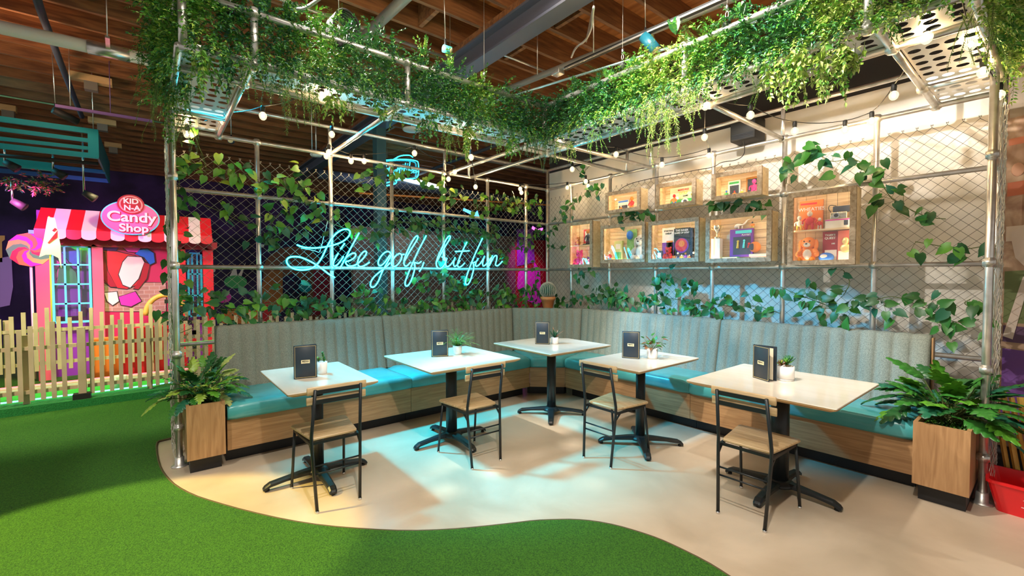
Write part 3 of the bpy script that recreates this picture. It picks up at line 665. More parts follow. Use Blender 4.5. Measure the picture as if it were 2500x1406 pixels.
def mat_bay(a, b, out, zlo, zhi, label, dens, pal, low=0.0, depth=.30):
    a = Vector(a); b = Vector(b); L_ = (b-a).length; d = (b-a).normalized(); out = Vector(out); q = M()
    for i in range(int(dens*L_)):
        s = random.uniform(0, L_); t = random.random(); dep = random.uniform(-depth, .05) if t < .55 else random.uniform(-.06, .07); z = zlo + .05 + (zhi-zlo-.02)*random.random()
        p = a + d*s + out*dep; p.z = z
        di = out*random.uniform(.1,.8) + d*random.gauss(0,.55) + Vector((0,0,random.uniform(-.7,.8)))
        kind = random.random(); Ls = random.uniform(.08,.19); fac = pal[min(len(pal)-1, int(s/L_*len(pal)))]
        if kind < .50: sprig(q, p, di, Ls, .016, .030, .017, fac, .75, stem=False)
        elif kind < .78: sprig(q, p, di, Ls*1.15, .011, .030, .006, fac, .6, True, stem=False)
        else: sprig(q, p, di, Ls, .024, .040, .019, fac, .8, stem=False)
    if 'corner plank' not in label and 'end of' not in label:
        for i in range(int(150*L_)):
            p = a + d*random.uniform(0, L_) + out*random.uniform(.0,.10); p.z = random.uniform(2.77, 2.86); fac = pal[min(len(pal)-1, int(random.random()*len(pal)))]
            sprig(q, p, out*.7 + d*random.gauss(0,.4) + Vector((0,0,-.5)), random.uniform(.07,.16), .016, .030, .015, fac, 1.6, stem=False)
    o = q.build('gallery_greenery', K['L1']); return tag(o, label, 'foliage', 'dense greenery packed behind the gallery rails')
mat_bay((1.73, -4.46, 0), (1.73, -4.14, 0), (1,0,0), 2.80, 3.16, 'boxwood greenery packed in the short first bay of the left gallery', 760, [G1, G0])
mat_bay((1.73, -4.10, 0), (1.73, -3.14, 0), (1,0,0), 2.76, 3.16, 'dense greenery filling the left gallery bay above the cyan-lit plank, by the black strap', 680, [G0, G1, G0, G0])
mat_bay((1.73, -3.10, 0), (1.73, -1.76, 0), (1,0,0), 2.74, 3.08, 'dense dark greenery filling the left gallery bay that ends at the inner corner', 680, [G0, G0, G1, G0, GD])
mat_bay((1.76, -1.68, 0), (3.18, -1.68, 0), (0,-1,0), 2.75, 3.08, 'dense bright green foliage filling the right gallery bay next to the inner corner', 700, [GD, G0, G0, G1, G2])
mat_bay((3.22, -1.68, 0), (4.20, -1.68, 0), (0,-1,0), 2.76, 3.10, 'dense yellow-green foliage filling the right gallery bay right of the middle post', 720, [G1, G0, G0, G2])
mat_bay((4.24, -1.68, 0), (4.60, -1.68, 0), (0,-1,0), 2.82, 3.25, 'dense greenery above the last short plank at the far right of the gallery', 650, [G1, G2])
mat_bay((1.75, -4.50, 0), (.66, -4.50, 0), (0,-1,0), 2.68, 3.12, 'thick leafy curtain covering the left end of the canopy', 620, [G1, G0, G1], depth=.16)
mat_bay((4.63, -1.70, 0), (4.63, -.35, 0), (1,0,0), 2.72, 3.2, 'thick yellow-green leafy curtain covering the right end of the canopy', 800, [G2, G1, G2], depth=.12)

def bunch(px, py0, py1, label, pal, kind='fine', wid=.09, n=7, ax=0, v=1.83):
    a = at(px, py0, ax, v); b = at(px, py1, ax, v); H_ = a.z-b.z; q = M()
    for i in range(n):
        L_ = H_*random.uniform(.55, 1.0) if i else H_
        off = Vector((random.gauss(0, wid*.5), random.gauss(0, wid*.5), random.uniform(-.02,.03))); p = a+off
        d0 = Vector((random.gauss(0,.25), random.gauss(0,.25), -.6))
        if kind == 'fine': sprig(q, p, d0, L_, .014, .022, .0095, pal, 1.4)
        elif kind == 'broad': sprig(q, p, d0, L_, .022, .044, .024, pal, 1.4)
        elif kind == 'willow': sprig(q, p, d0, L_, .013, .034, .006, pal, 1.4)
        elif kind == 'fern': sprig(q, p, d0, L_, .010, .022, .006, pal, 1.2, True)
    o = q.build('trailing_greenery', K['L2']); return tag(o, label, 'hanging plant', 'trailing greenery hanging below the gallery')
B_ = bunch
# left gallery, from the left end to the inner corner
BL = [(492,130,262,'leafy strand hanging over the corner plank at the far left of the gallery',G1,'broad',.06,7,0,1.83),
 (560,150,235,'short dark strand hanging over the corner plank beside the first crossbar',G0,'broad',.07,7,0,1.83),
 (607,165,245,'leafy strand hanging exactly where the first crossbar meets the gallery',G1,'fine',.05,7,0,1.83),
 (668,190,285,'fine dark strand hanging just right of the first crossbar',G0,'willow',.05,7,0,1.80),
 (715,200,322,'long sparse willowy strand hanging left of the bright bulb in the leaves',G1,'willow',.07,8,0,1.80),
 (757,215,300,'sparse trailing strand between the willowy strands of the left gallery',G1,'willow',.05,6,0,1.80),
 (812,235,308,'golden-lit bunch hanging just right of the bulb hidden in the left gallery leaves',G2,'broad',.05,8,0,1.80),
 (852,245,300,'short dark bunch hanging over the cyan plank, left of the middle gallery post',G0,'fine',.06,7,0,1.80),
 (925,255,290,'short leafy bunch left of the middle gallery post',G1,'broad',.06,6,0,1.80),
 (968,270,312,'thin strand hanging just beside the second crossbar end',G1,'fine',.05,6,0,1.80),
 (1042,290,350,'round clump of leaves hanging right of the middle gallery post',G0,'broad',.07,9,0,1.80),
 (1092,300,398,'long drooping bunch above the neon sign reflection, left gallery',G1,'willow',.06,9,0,1.80),
 (1150,315,395,'golden-lit hanging bunch around a bulb, left gallery',G2,'broad',.06,10,0,1.80),
 (1216,325,378,'medium bunch between the golden bunch and the inner corner',G1,'fine',.07,8,0,1.80),
 (1252,335,395,'pointed-leaf bunch hanging just before the inner corner',G1,'broad',.06,9,0,1.80),
 (1300,335,400,'dark bushy bunch hanging left of the inner corner bulb',GD,'fine',.09,12,0,1.80),
 (1345,335,418,'fern-like bunch hanging straight below the inner corner',G0,'fern',.10,12,1,-1.78),
 (1385,345,400,'warm-lit bunch right beside the inner corner bulb',G2,'fine',.07,9,1,-1.78),
 (1462,320,392,'thin trailing strand right of the inner corner',G1,'fine',.05,7,1,-1.78),
 (1500,310,345,'rounded fine-leaved tuft under the right gallery',GD,'fine',.07,8,1,-1.78),
 (1562,275,330,'medium strand beside the brightest cascade of the right gallery',G1,'willow',.06,7,1,-1.78),
 (1600,250,350,'bright pale cascade of willowy leaves, upper part, right gallery',G2,'willow',.10,14,1,-1.80),
 (1632,270,403,'longest pale willowy cascade reaching down beside a bulb, right gallery',G2,'willow',.08,14,1,-1.80),
 (1683,225,315,'yellow-lit fine bunch just right of the longest cascade',G2,'fine',.07,10,1,-1.80),
 (1660,200,260,'yellow-lit tuft around the middle right gallery post',G2,'fine',.10,14,1,-1.80),
 (1742,210,262,'short dark bunch hanging over the holes of the right plank',G1,'fine',.08,9,1,-1.80),
 (1862,190,262,'green drooping bunch hanging in front of the dark upper wall',G1,'fern',.09,9,1,-1.70),
 (1893,160,250,'bright leafy strand left of the tallest bright cascade, right gallery',G2,'broad',.06,9,1,-1.80),
 (1952,130,272,'tall cascade of pointed bright leaves, right gallery',G2,'broad',.06,11,1,-1.80),
 (2030,120,262,'broad-leaved lime cascade hanging near the right crossbar',G2,'broad',.09,16,1,-1.80),
 (2085,110,180,'pale broad leaves hanging beside the right crossbar end',G2,'broad',.07,11,1,-1.80),
 (2185,55,110,'small sprig poking through the right corner plank',G1,'fine',.05,5,1,-1.70)]
for a in BL: B_(*a)
# end curtains
for i, (px, y0, y1, pal, kd, lb) in enumerate([(395,60,330,G1,'fern','long ferny strand at the outermost left end of the canopy'), (380,20,190,G1,'fine','wispy strand at the outer left edge of the canopy'), (430,120,360,G1,'broad','long leafy strand hanging in front of the left front post'),
      (408,150,385,G2,'fern','lime ferny strand reaching down to the chain-link on the left post'), (455,290,400,G2,'fern','lime fern tips hanging inside the left front post'), (398,-30,120,G0,'fine','dark tuft at the top of the left canopy end'), (440,-10,110,G0,'fine','dark tuft beside the first gallery post')]):
    bunch(px, y0, y1, lb, pal, kd, .08, 11, 0, 1.1 if px < 440 else 1.3)
for px, y0, y1, pal, kd, lb in [(2415,20,200,G2,'fern','lit ferny strand beside the bulbs at the right canopy end'), (2450,10,235,G1,'fine','long strand hanging in front of the right front post top'), (2470,120,262,G2,'broad','leafy strand hanging right of the right front post'), (2440,-30,120,G2,'fine','bright tuft at the upper right canopy end')]:
    bunch(px, y0, y1, lb, pal, kd, .09, 12, 0, 4.63)

# fern fronds standing on top of the gallery
def frond(q, p, d, L_, mts, w_=.05, droop=.5):
    p = Vector(p); d = Vector(d).normalized(); n = 20; pts = [p]; up = Vector((0,0,1))
    for i in range(n):
        d = (d - up*droop*L_/n*2).normalized(); p = p+d*L_/n; pts.append(p); t = i/n; s = d.cross(up)
        s = s.normalized() if s.length > .05 else Vector((1,0,0)); nn = s.cross(d)
        for sg in (-1, 1): small_leaf(q, p, (s*sg+d*.35).normalized(), nn, w_*math.sin(PI*(.12+.86*(1-t)))*1.0+.004, .012, random.choice(mts))
    q.tube(pts[::3], .0016, 3, K['stem'], cap=False)
fl_ = ['small upright fern on top of the %s']
for px, py, ax, v, lb, pal in [(945,150,0,1.62,'bright upright fern standing on the left gallery, left of the middle post', [K['L2'],K['L1']]), (905,110,0,1.62,'upright fern on the left gallery near the black cable coil', [K['L2'],K['L1']]), (1240,235,0,1.6,'dark arching fern on the left gallery near the inner corner', GD),
        (1395,225,1,-1.6,'arching dark fern on the right gallery near the inner corner', GD), (1440,205,1,-1.6,'bright-tipped fern on the right gallery between the threaded rod and the eye bolt', [K['L1'],K['L4']]), (1487,175,1,-1.58,'tall narrow fern on the right gallery beside the eye bolt', [K['L1'],K['L2']]),
        (1545,150,1,-1.58,'fern on the right gallery under the dark teal spotlight', GD), (1650,60,1,-1.6,'fern on the right gallery right of the dark teal spotlight', G0), (1810,20,1,-1.6,'fern on the right gallery beside the rightmost hanging cable', G0), (640,20,0,1.6,'fern on the left gallery beside the upper post', G0)]:
    b = at(px, py+25, ax, v); q = M()
    for i in range(6): frond(q, b, (random.gauss(0,.45), random.gauss(0,.45), 1), random.uniform(.10,.16)*(1 if v > 0 else .75), pal, .028, .8)
    tag(q.build('fern', K['L1']), lb, 'fern', 'ferns on top of the gallery')
for px, py, lb in [(1035,110,'leafy shoot standing on the left gallery right of its middle post'), (1100,140,'second leafy shoot on the left gallery, in front of the steel beam end'), (1180,195,'tall light green shoot on the left gallery, right of the steel beam'), (700,40,'leafy shoot on the left gallery below the curved cable')]:
    b = at(px, py+30, 0, 1.65); q = M()
    for i in range(6): sprig(q, b, (random.gauss(0,.3), random.gauss(0,.3), 1), .16, .018, .034, .018, G1, 0)
    tag(q.build('leafy_shoot', K['L1']), lb, 'foliage', 'leafy shoots on top of the gallery')

# ================================================================== climbing vines
def heart(q, p, d, n, L_, mt):
    s = d.cross(n); s = s.normalized() if s.length > 1e-3 else d.orthogonal().normalized(); n = s.cross(d).normalized(); W = L_*.40
    pf = [(0,0), (-.12,.55), (.08,.95), (.38,.98), (.66,.66), (.86,.28), (1.06,0)]
    mid = [(0,0),(.12,0),(.3,0),(.5,0),(.75,0),(1.06,0)]
    cur = lambda u: -.22*u*u
    V = [p + d*(a*L_) + n*(cur(a)*L_) for a, b in mid]; k = len(V); fs = []
    Rr = [p + d*(a*L_) + s*(b*W) + n*((cur(a)+.10*b)*L_) for a, b in pf[1:-1]]; Ll = [p + d*(a*L_) - s*(b*W) + n*((cur(a)+.10*b)*L_) for a, b in pf[1:-1]]
    V += Rr + Ll
    r = lambda i: k+i
    fs = [(0, r(0), r(1), 1), (1, r(1), r(2), 2), (2, r(2), r(3), 3), (3, r(3), r(4), 4), (4, r(4), 5)]
    l = lambda i: k+5+i
    fs += [(0, 1, l(1), l(0)), (1, 2, l(2), l(1)), (2, 3, l(3), l(2)), (3, 4, l(4), l(3)), (4, 5, l(4))]
    q.add(V, fs, mt, True)
def vine(path, ax, v, label, dens=26, size=.075, pal=None, spread=.05, side=None):
    pal = pal or [K['L0'], K['L0'], K['L1'], K['L1'], K['L4']]
    out = Vector((1,0,0)) if ax == 0 else Vector((0,-1,0))
    P = [at(px, py, ax, v) for px, py in path]; P = smooth(P, 2); P = [p + out*random.uniform(-.005,.02) for p in P]
    root = thing('climbing_vine', P[0], label, 'vine', 'artificial vines woven into the chain-link')
    q = M(); q.tube(P, .0032, 5, K['stem']); q2 = M(); tot = sum((b-a).length for a, b in zip(P, P[1:]))
    n = int(tot*dens); cum = 0
    lens = [(b-a).length for a, b in zip(P, P[1:])]
    for i in range(n):
        s = random.uniform(0, tot); k = 0
        while k < len(lens)-1 and s > lens[k]: s -= lens[k]; k += 1
        p = P[k].lerp(P[k+1], min(1, s/max(lens[k], 1e-6))); tdir = (P[k+1]-P[k]).normalized()
        o = Vector((random.gauss(0,1)*spread, random.gauss(0,1)*spread, random.gauss(0,1)*spread)); o[ax] = 0; e = p + o + out*random.uniform(.01,.07)
        q.tube([p, (p+e)/2 + out*.01, e], .0016, 3, K['stem'], cap=False)
        d = Vector((random.gauss(0,.8), random.gauss(0,.8), random.gauss(-.55,.6))); d[ax] *= .35; d = (d + out*.15).normalized()
        nn = (out + rnd()*.55 + Vector((0,0,.5))).normalized()
        heart(q2, e, d, nn, size*random.uniform(.7,1.15), random.choice(pal))
    q.build('stem', K['stem'], root); q2.build('leaves', K['L1'], root)
    return root
YG = [K['L1'], K['L2'], K['L2'], K['L3'], K['L0']]; LG = [K['L0'], K['L1'], K['L1'], K['L2'], K['L4']]
X0 = .030
vine([(440,745),(500,735),(560,765),(640,740),(730,735),(800,745)], 0, X0, 'lowest vine of the left fence, above the left end of the banquette', 75, .085, LG, .10)
vine([(800,745),(880,735),(960,755),(1040,740),(1120,730)], 0, X0, 'lowest vine of the left fence under the words golf and but', 80, .085, LG, .11)
vine([(1110,735),(1170,720),(1240,725),(1310,735)], 0, X0, 'lowest vine of the left fence next to the terracotta pot', 75, .08, LG, .11)
vine([(425,390),(480,400),(545,430),(600,420),(645,455),(700,440),(770,465)], 0, X0, 'yellow-green vine along the top left of the left fence', 48, .09, YG, .08)
vine([(430,480),(500,500),(590,540),(640,590),(690,570),(740,545)], 0, X0, 'vine drooping across the second row of the left fence, left side', 30, .085, LG, .06)
vine([(440,420),(430,520),(435,620),(430,720)], 0, X0, 'vine climbing straight up beside the left front post', 26, .085, LG, .05)
vine([(430,770),(425,820),(470,800)], 0, X0, 'low vine drooping behind the left planter plant', 14, .085, LG, .05)
vine([(650,560),(700,500),(730,480),(780,530),(840,560),(880,555)], 0, X0, 'vine looping above the word Like', 36, .085, YG, .07)
vine([(870,450),(920,430),(970,420),(1040,440),(1080,470),(1140,480)], 0, X0, 'yellow-green vine along the top of the left fence beside the distant neon sign', 36, .085, YG, .07)
vine([(900,580),(960,540),(1030,545),(1090,560),(1150,565),(1210,570)], 0, X0, 'dense vine running just above the words golf, but', 75, .08, [K['L0'],K['L1'],K['L4'],K['L4']], .07)
vine([(1010,685),(1060,670),(1110,680),(1130,700)], 0, X0, 'cyan-lit vine under the words golf and but', 50, .08, [K['L4'],K['L1']], .05)
vine([(1150,500),(1200,510),(1250,490),(1320,500)], 0, X0, 'yellow-green vine in the upper right corner of the left fence', 60, .075, YG, .08)
vine([(1180,610),(1240,620),(1290,580),(1330,560)], 0, X0, 'vine crossing the left fence right of the word fun', 34, .075, LG, .07)
vine([(1300,640),(1310,690),(1290,720)], 0, X0, 'small vine dangling just left of the cactus', 26, .07, LG, .04)
Y0 = -.045; RG = [K['L0'], K['L1'], K['L1'], K['L4'], K['L0']]
vine([(1365,745),(1420,725),(1480,715),(1540,735)], 1, Y0, 'dark vine low on the right fence just right of the terracotta pot', 60, .085, RG, .07)
vine([(1500,720),(1560,745),(1630,725),(1700,740),(1740,755)], 1, Y0, 'dark vine low on the right fence under the middle display boxes', 55, .09, RG, .08)
vine([(1600,690),(1640,670),(1690,700),(1720,690)], 1, Y0, 'dark vine rising below the third lower display box', 34, .09, RG, .06)
vine([(1740,740),(1790,750),(1850,745),(1905,765)], 1, Y0, 'dark vine low on the right fence under the widest display box', 38, .095, RG, .07)
vine([(1410,690),(1425,660),(1460,670)], 1, Y0, 'short dark vine under the leftmost lower display box', 26, .08, RG, .04)
vine([(1345,565),(1385,520),(1400,500),(1420,480),(1450,465),(1475,455)], 1, Y0, 'vine climbing over the leftmost lower display box', 30, .085, RG, .05)
vine([(1345,600),(1360,610),(1375,600)], 1, Y0, 'tiny vine beside the corner post above the cactus', 30, .07, RG, .04)
vine([(1440,405),(1420,430),(1445,460)], 1, Y0, 'thin vine hanging under the string lights near the corner', 26, .08, RG, .04)
vine([(1520,540),(1560,520),(1600,530)], 1, Y0, 'vine showing between the upper and lower display boxes on the left', 45, .085, RG, .03)
vine([(1755,505),(1790,495),(1830,498),(1870,500)], 1, Y0, 'vine showing between the upper and lower display boxes on the right', 45, .09, RG, .03)
vine([(1920,450),(1925,410),(1950,385),(1990,365),(2030,400),(2075,385),(2100,395)], 1, Y0, 'vine arching above the tallest display box', 34, .095, RG, .05)
vine([(2105,400),(2145,430),(2170,480),(2200,500),(2260,530),(2310,535)], 1, Y0, 'vine sweeping down right of the tallest display box', 32, .095, RG, .05)
vine([(2235,590),(2290,600),(2350,610),(2410,600)], 1, Y0, 'short vine hanging near the right front post', 22, .095, [K['L1'],K['L2'],K['L0']], .04)
vine([(1905,700),(1950,720),(2010,740),(2050,760),(2100,740)], 1, Y0, 'dense vine low on the right fence under the tallest display box', 52, .09, RG, .08)
vine([(2060,660),(2080,690),(2060,720)], 1, Y0, 'short vine rising under the right side of the tallest display box', 26, .10, RG, .05)
vine([(2130,735),(2180,720),(2230,740),(2280,760),(2330,790),(2390,780)], 1, Y0, 'vine low on the right fence at its far right end', 46, .09, RG, .07)
vine([(2370,730),(2350,740),(2380,755),(2400,760)], 1, Y0, 'thin curling vine beside the right front post', 16, .09, RG, .04)

# ================================================================== large planter plants
def lobed(q, p, d, n, L_, mt, lobes=4):
    s = d.cross(n); s = s.normalized() if s.length > 1e-3 else d.orthogonal().normalized(); n = s.cross(d).normalized(); N = lobes*4+3; V = []; fs = []
    for k in range(N+1):
        t = k/N; env = math.sin(PI*min(1, (.10+.90*t))**.75)*.36 if t < 1 else 0; ph = (t*lobes) % 1; lob = .38+.62*abs(math.sin(PI*ph))**.7
        w2 = L_*env*lob; c0 = p + d*(L_*t) - n*(L_*.30*t*t); tip = d*(L_*.10*math.sin(PI*ph))
        V += [c0, c0+s*w2*.6+tip*.5+n*L_*.035, c0+s*w2+tip-n*w2*.22, c0-s*w2*.6+tip*.5+n*L_*.035, c0-s*w2+tip-n*w2*.22]
    for k in range(N):
        a = k*5; b = a+5; fs += [(a, a+1, b+1, b), (a+1, a+2, b+2, b+1), (a, b, b+3, a+3), (a+3, b+3, b+4, a+4)]
    q.add(V, fs, mt, True)
def bush(loc, label, leaves, pal, tall, sizer):
    root = thing('planter_plant', loc, label, 'plant', 'large-leaved plants in the wooden planters'); c = Vector(loc); qs = M(); ql = M()
    for i in range(leaves):
        a = 2*PI*i/leaves*2.399*3 + random.uniform(-.3,.3); el = random.uniform(.45, 1.35); d = Vector((math.cos(a)*math.cos(el), math.sin(a)*math.cos(el)*1.0, math.sin(el))); L_ = tall*random.uniform(.6,1.0)
        p = c + Vector((random.uniform(-.05,.05), random.uniform(-.05,.05), 0)); pts = [p]; dd = d.copy()
        for k in range(6): dd = (dd - Vector((0,0,.05+.05*k*(1-el/1.5)))).normalized(); p = p+dd*L_/6; pts.append(p)
        qs.tube(pts, .0028, 4, K['stem'], cap=False)
        ld = (dd + Vector((0,0,-.15)) + rnd()*.2).normalized(); nn = (Vector((0,0,1))+d*.5+rnd()*.25).normalized(); sz = random.uniform(*sizer)
        if p.z < .52: continue
        lobed(ql, p-dd*.01, ld, nn, sz, random.choice(pal), random.choice((4,5)))
        if random.random() < .6:
            p3 = pts[4]; lobed(ql, p3, (d.cross(Vector((0,0,1)))*random.choice((-1,1))+d).normalized(), nn, sz*.6, random.choice(pal), 4)
    qs.build('stems', K['stem'], root); ql.build('leaves', K['L1'], root); return root
bush((.60, -4.335, .49), 'broad mixed-leaf plant with yellow-edged leaves in the left wooden planter', 70, [K['L1'],K['L0'],K['L4'],K['L2'],K['L5'],K['L3']], .29, (.10,.15))
bush((4.42, -.48, .49), 'large lobed green leaves spreading from the right wooden planter', 66, [K['L0'],K['L1'],K['L2'],K['L1'],K['L4']], .32, (.14,.22))
q = M()
for i in range(10):
    a = random.uniform(0, 2*PI); sprig(q, (.72+random.uniform(-.05,.05), -4.35+random.uniform(-.05,.05), .50), (math.cos(a)*.6, math.sin(a)*.6, .8), .34, .028, .06, .026, [K['L2'],K['L1'],K['L5'],K['L4']], .35)
tag(q.build('planter_foliage', K['L2']), 'yellow-green trailing leafy stems rising among the left planter plant', 'plant')

# ================================================================== potted table plants
def potted(p, r, h, label, kind, flat=False):
    root = thing('potted_plant', (p[0], p[1], .751), label, 'potted plant', 'small plants in white pots on the tables'); q = M()
    prof = [(r*.80, 0), (r*.90, .004), (r*.97, h*.35), (r, h), (r*.90, h), (r*.88, h*.82), (0.0001, h*.80)]
    if flat: prof = [(r*.94, 0), (r*.96, h*.10), (r*.90, h*.12), (r, h*.14), (r, h), (r*.92, h), (r*.9, h*.88), (.0001, h*.86)]
    q.lathe(prof, (p[0], p[1], .751), 28); q.build('pot', K['white'], root)
    q = M(); q.lathe([(r*.88, h*.83), (.0001, h*.9)], (p[0], p[1], .751), 16); q.build('soil', K['soil'], root)
    c = Vector((p[0], p[1], .751+h*.88)); q = M()
    def rosette(c, n, L_, pal, up=.5, wd=.3):
        for i in range(n):
            t = i/n; a = i*2.4; d = Vector((math.cos(a)*(1-t*.7), math.sin(a)*(1-t*.7), up+t*1.2)).normalized(); l = L_*(1-.4*t); s = d.cross(Vector((0,0,1))).normalized(); nn = s.cross(d)
            b = c + Vector((0,0,t*.012)); mt = random.choice(pal)
            q.add([b-s*l*.08, b+s*l*.08, b+d*l*.55+s*l*wd*.5, b+d*l, b+d*l*.55-s*l*wd*.5, b+d*l*.5-nn*l*.12], [(0,1,2,5),(2,3,5),(3,4,5),(4,0,5),(0,1,2,3,4)], mt, True)
    if kind == 'succulent':
        rosette(c+Vector((.012,.012,.032)), 20, .066, [K['L4'],K['L1'],K['L4']], .9); rosette(c+Vector((.01,-.012,.028)), 18, .055, [K['L2'],K['L1']], .7); rosette(c+Vector((-.020,-.022,.010)), 16, .060, [K['L6'],K['L6'],K['L3']], .3)
        rosette(c+Vector((-.002,.02,.004)), 10, .035, [K['L1']], .5)
    elif kind == 'tall':
        for k in range(4): rosette(c+Vector((.010+.006*(k % 2),.012-.004*k,.018*k+.01)), 12, .034-.003*k, [K['L4'],K['L1'],K['L2']], .8)
        rosette(c+Vector((-.020,-.018,.010)), 16, .045, [K['L6'],K['L3'],K['L1']], .7)
    elif kind == 'feather':
        for i in range(38): sprig(q, c, (random.gauss(0,.6), random.gauss(0,.6), 1), random.uniform(.13,.23), .0085, .030, .005, [K['L2'],K['L2'],K['L1'],K['L4']], .9, random.random() < .6, .0009)
    elif kind == 'agave':
        for i in range(11):
            a = i*2.4; el = .7+.06*i; d = Vector((math.cos(a)*math.cos(el), math.sin(a)*math.cos(el), math.sin(el))); L_ = random.uniform(.09,.135); s = d.cross(Vector((0,0,1))).normalized(); n2 = s.cross(d)
            P4 = [c+d*L_*t - n2*L_*.18*t*t for t in (0,.3,.6,.85,1.05)]; W4 = [.007,.011,.011,.006,0]
            q.add([P4[k]+s*W4[k] for k in range(5)]+[P4[k]-s*W4[k] for k in range(4)]+[P4[k]-n2*.004 for k in range(4)], [(k, k+1, 9+min(3,k+1), 9+k) for k in range(3)]+[(5+k, 9+k, 9+min(3,k+1), 5+min(3,k+1)) for k in range(3)]+[(3,4,12),(4,8,12)], K['L4'] if i % 3 else K['L6'], True)
    else:
        for i in range(30):
            a = i*2.4; el = random.uniform(.3,1.35); d = Vector((math.cos(a)*math.cos(el), math.sin(a)*math.cos(el), math.sin(el))); L_ = random.uniform(.05,.14); e = c+d*L_
            q.tube([c, c+d*L_*.5+Vector((0,0,.006)), e], .0012, 4, K['stem'], cap=False)
            heart(q, e, (d+Vector((0,0,-.5))+rnd()*.3).normalized(), (Vector((0,0,1))+rnd()*.4).normalized(), random.uniform(.034,.05), K['L6'] if random.random() < .22 else random.choice([K['L0'],K['L1'],K['L1']]))
    q.build('foliage', K['L1'], root)
potted((1.440, -3.662), .038, .088, 'upright mixed succulents in a tall white pot on the narrow table nearest the left planter', 'tall')
potted((1.390, -2.455), .042, .080, 'feathery bright green plant in a white pot', 'feather')
potted((1.520, -1.330), .041, .070, 'dark spiky-leaved plant in a white pot on the corner table', 'agave')
potted((2.650, -1.258), .046, .085, 'round dark green and reddish leaved plant in a tapered white pot', 'leafy')
potted((3.690, -1.235), .053, .098, 'green and bronze succulents in a wide white pot on the table nearest the right planter', 'succulent', True)

# cactus in terracotta behind the corner seat
ct = (.30, -.27); root = thing('potted_cactus', (*ct, 1.0), 'round ribbed cactus in a terracotta pot standing behind the corner seat', 'cactus')
q = M(); q.lathe([(.060,0),(.066,.004),(.092,.120),(.104,.122),(.108,.168),(.098,.170),(.094,.150),(.0001,.148)], (*ct, 1.0), 32); q.build('terracotta_pot', K['terracotta'], root)
q = M(); n = 24; RB = .113
V = []; fs = []; NA = n*6; NK = 16
for i in range(NK+1):
    a = PI*i/NK*.93
    for j in range(NA):
        b = 2*PI*j/NA; rb = 1-.13*(1-abs(math.cos(b*n/2))); V.append((ct[0]+RB*rb*math.sin(a)*math.cos(b), ct[1]+RB*rb*math.sin(a)*math.sin(b), 1.26+RB*.97*math.cos(a)))
for i in range(NK):
    for j in range(NA): fs.append((i*NA+j, (i+1)*NA+j, (i+1)*NA+(j+1) % NA, i*NA+(j+1) % NA))
q.add(V, fs, None, True); cb = q.build('cactus_body', K['cactus'], root)
q = M()
for j in range(n):
    b = 2*PI*j/n
    for i in range(1, 15):
        a = PI*i/16*.93; c = Vector((ct[0]+RB*math.sin(a)*math.cos(b), ct[1]+RB*math.sin(a)*math.sin(b), 1.26+RB*.97*math.cos(a))); o_ = Vector((math.sin(a)*math.cos(b), math.sin(a)*math.sin(b), math.cos(a)))
        for k in range(4):
            d = (o_*.7+rnd()*.7).normalized(); s = d.orthogonal().normalized()*.0016; q.add([c-s, c+s, c+d*.016], [(0,1,2)])
        if i < 14:
            a2 = PI*(i+1)/16*.93; c2 = Vector((ct[0]+RB*math.sin(a2)*math.cos(b), ct[1]+RB*math.sin(a2)*math.sin(b), 1.26+RB*.97*math.cos(a2))); q.bar(c+o_*.001, c2+o_*.001, .0042, .002)
q.build('spines', K['spine'], cb)
q = M(); q.box((.05, -.40, .965), (.42, -.05, .999)); tag(q.build('corner_shelf', K['laminate']), 'small wood shelf behind the corner seat carrying the cactus pot', 'shelf')

